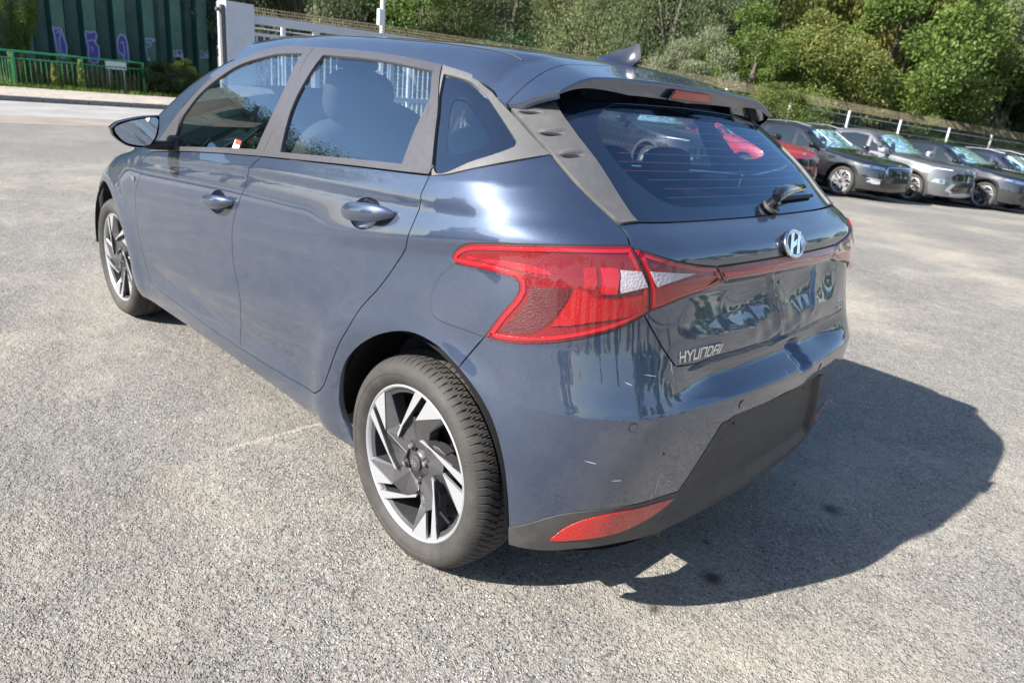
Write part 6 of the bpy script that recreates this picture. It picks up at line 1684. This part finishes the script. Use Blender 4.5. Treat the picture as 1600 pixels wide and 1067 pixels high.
suv = PlainBody(2.60,.84,.80,1.56,.915,False,.90,1.05,1.02)
nose_suv = [('grille', [(0,.76),(.42,.75),(.54,.66),(.46,.60),(0,.60)], blk, .006, .006), ('headlight', [(.60,.60),(.80,.61),(.84,.53),(.70,.50),(.58,.53)], chr_, .006, .004), ('day_lamp', [(.50,.835),(.80,.85),(.82,.835),(.52,.815)], M['white'], .006, .004),
    ('lower_intake', [(0,.52),(.44,.51),(.50,.38),(.40,.33),(0,.33)], blk, .006, .004), ('intake_frame', [(.40,.52),(.50,.53),(.62,.36),(.46,.30),(.42,.33),(.52,.38)], M['alu'], .012, .008), ('skid_plate', [(0,.32),(.48,.29),(.46,.25),(0,.25)], M['alu'], .010, .008), ('number_plate_holder', [(0,.56),(.26,.56),(.26,.46),(0,.46)], M['black'], .016, .010)]
hat = PlainBody(2.74,.88,.99,1.48,.90,False,.84,1.02,.985)
nose_hat = [('grille', [(0,.70),(.44,.70),(.56,.62),(.48,.56),(0,.56)], blk, .006, .006), ('headlight', [(.46,.725),(.62,.765),(.82,.79),(.85,.755),(.70,.70),(.50,.69)], chr_, .006, .004), ('lower_intake', [(0,.46),(.56,.45),(.62,.34),(.52,.27),(0,.27)], blk, .006, .004), ('number_plate_holder', [(0,.50),(.26,.50),(.26,.39),(0,.39)], M['black'], .014, .010)]
put((4.84,-14.58), 166.4, wag, black_p, 'glossy black estate car with silver roof rails, right behind the rear wiper', dict(nose=nose_wagon, wagon=True, rails=True, brightline=True, many=True, hz=.98, bz=.775))
put((4.10,-17.0), 166.4, suv, grey_p, 'grey crossover with a pale door mirror between two black cars', dict(nose=nose_suv, hz=1.05, mirror=M['alu'], cladding=True, bz=.85))
put((2.98,-18.95), 166.4, hat, black_p, 'black hatchback with large dark and silver wheels right of the grey crossover', dict(nose=nose_hat, hz=1.02, bz=.80))
put((2.25,-21.6), 166.4, wag, blue_p, 'dark blue estate car with silver roof rails at the right edge of the picture', dict(nose=nose_wagon, wagon=True, rails=True, brightline=True, many=True, hz=.98, bz=.775))
put((6.05,-12.32), 166.4, hat, red_p, 'red car half hidden behind the tailgate of the blue grey hatchback', dict(nose=nose_hat, hz=1.02, bz=.80))
put((6.9,-10.0), 166.4, suv, black_p, 'dark car seen only through the rear window, left of the red car', dict(nose=nose_suv, hz=1.05, cladding=True, bz=.85))

# ================================================================ WHAT THE PAINT AND GLASS MIRROR, BEHIND THE PHOTOGRAPHER
MT = [('dark',44,15.5,1.45,'tall dark tree left of the green hall, mirrored in the front door window'),('birch2',47,19.5,1.45,'tall loose birch left of the green hall, mirrored in the side glass'),('green',42,11.8,2.0,'bushy green tree at the left end of the hall, mirrored in the front door window'),
 ('birch2',41,18.6,1.6,'tallest birch left of the green hall, mirrored in the rear door window'),('green',22,26,1.5,'green tree left of the workshop, mirrored in the rear door window'),
 ('shrub2',-4,25,1.4,'low dark bush behind the photographer'),('shrub',-9,27,1.3,'low green bush behind the photographer'),('shrub2',-15,23,1.2,'small dark bush far behind the photographer')]
for i, (k, x, y, sc, lb_) in enumerate(MT): tree(k, x, y, 0, sc, i, 'tree' if 'shrub' not in k else 'bush', lb_, 'tree' if 'shrub' not in k else 'bush')
PROTO['conifer'] = (lambda c: (c[0], c[1]))((crown_mesh('crown', 5.5, .8, .1, 5000, .10, 21, LM['conifer'], 0, 40, .9, .09)[0], PROTO['shrub'][1]))
for i in range(3):
    x, y = -33-1.2*math.sin(i*2.), 15-8.1*i+.6*math.sin(i*5.1); tree('conifer', x, y, 0, .85+.2*math.sin(i*1.7), i, 'conifer', 'slim dark conifer in the row behind the photographer, mirrored in the bumper', 'tree', 'row of slim conifers')
for i in range(20):
    az = R(105+8.2*i); dd = 48 if i < 10 else 34; x, y = dd*math.cos(az), dd*math.sin(az)
    tree(('shrub2','shrub') [i % 2] if i < 10 else ('dark','green')[i % 2], x, y, 0, 1.25+.3*math.sin(i*1.3) if i < 10 else .75+.15*math.sin(i*1.3), i, 'far_tree', 'tree in the distant row behind the photographer, mirrored low in the tail', 'tree', 'distant row of trees behind the photographer')
sh = tag(empty('shed', (9.5,15.5,0), R(-8)), 'low dark workshop with an orange and blue fascia, mirrored in the rear door window', 'building')
mb = MB(); mb.box((0,0,1.5), (10,5,3.0)); mb.build('wall', varied('dark_cladding', (.05,.05,.055), .6, 2, .2), sh)
mb = MB(); mb.prism([(-5.2,3.0),(5.2,3.0),(5.2,3.25),(0,4.0),(-5.2,3.25)], lambda a, b, d: Vector((a, d, b)), -2.7, 2.7); mb.build('roof', varied('dark_roof', (.04,.04,.045), .6, 2, .2), sh)
mb = MB(); mb.box((0,-2.53,2.5), (9.6,.06,.6)); mb.build('orange_fascia', mat('orange_fascia_paint', (.55,.20,.03), .5), sh)
mb = MB(); mb.box((1.5,-2.58,2.5), (3.2,.05,.4)); mb.build('blue_board', mat('blue_board_paint', (.03,.07,.30), .5), sh)
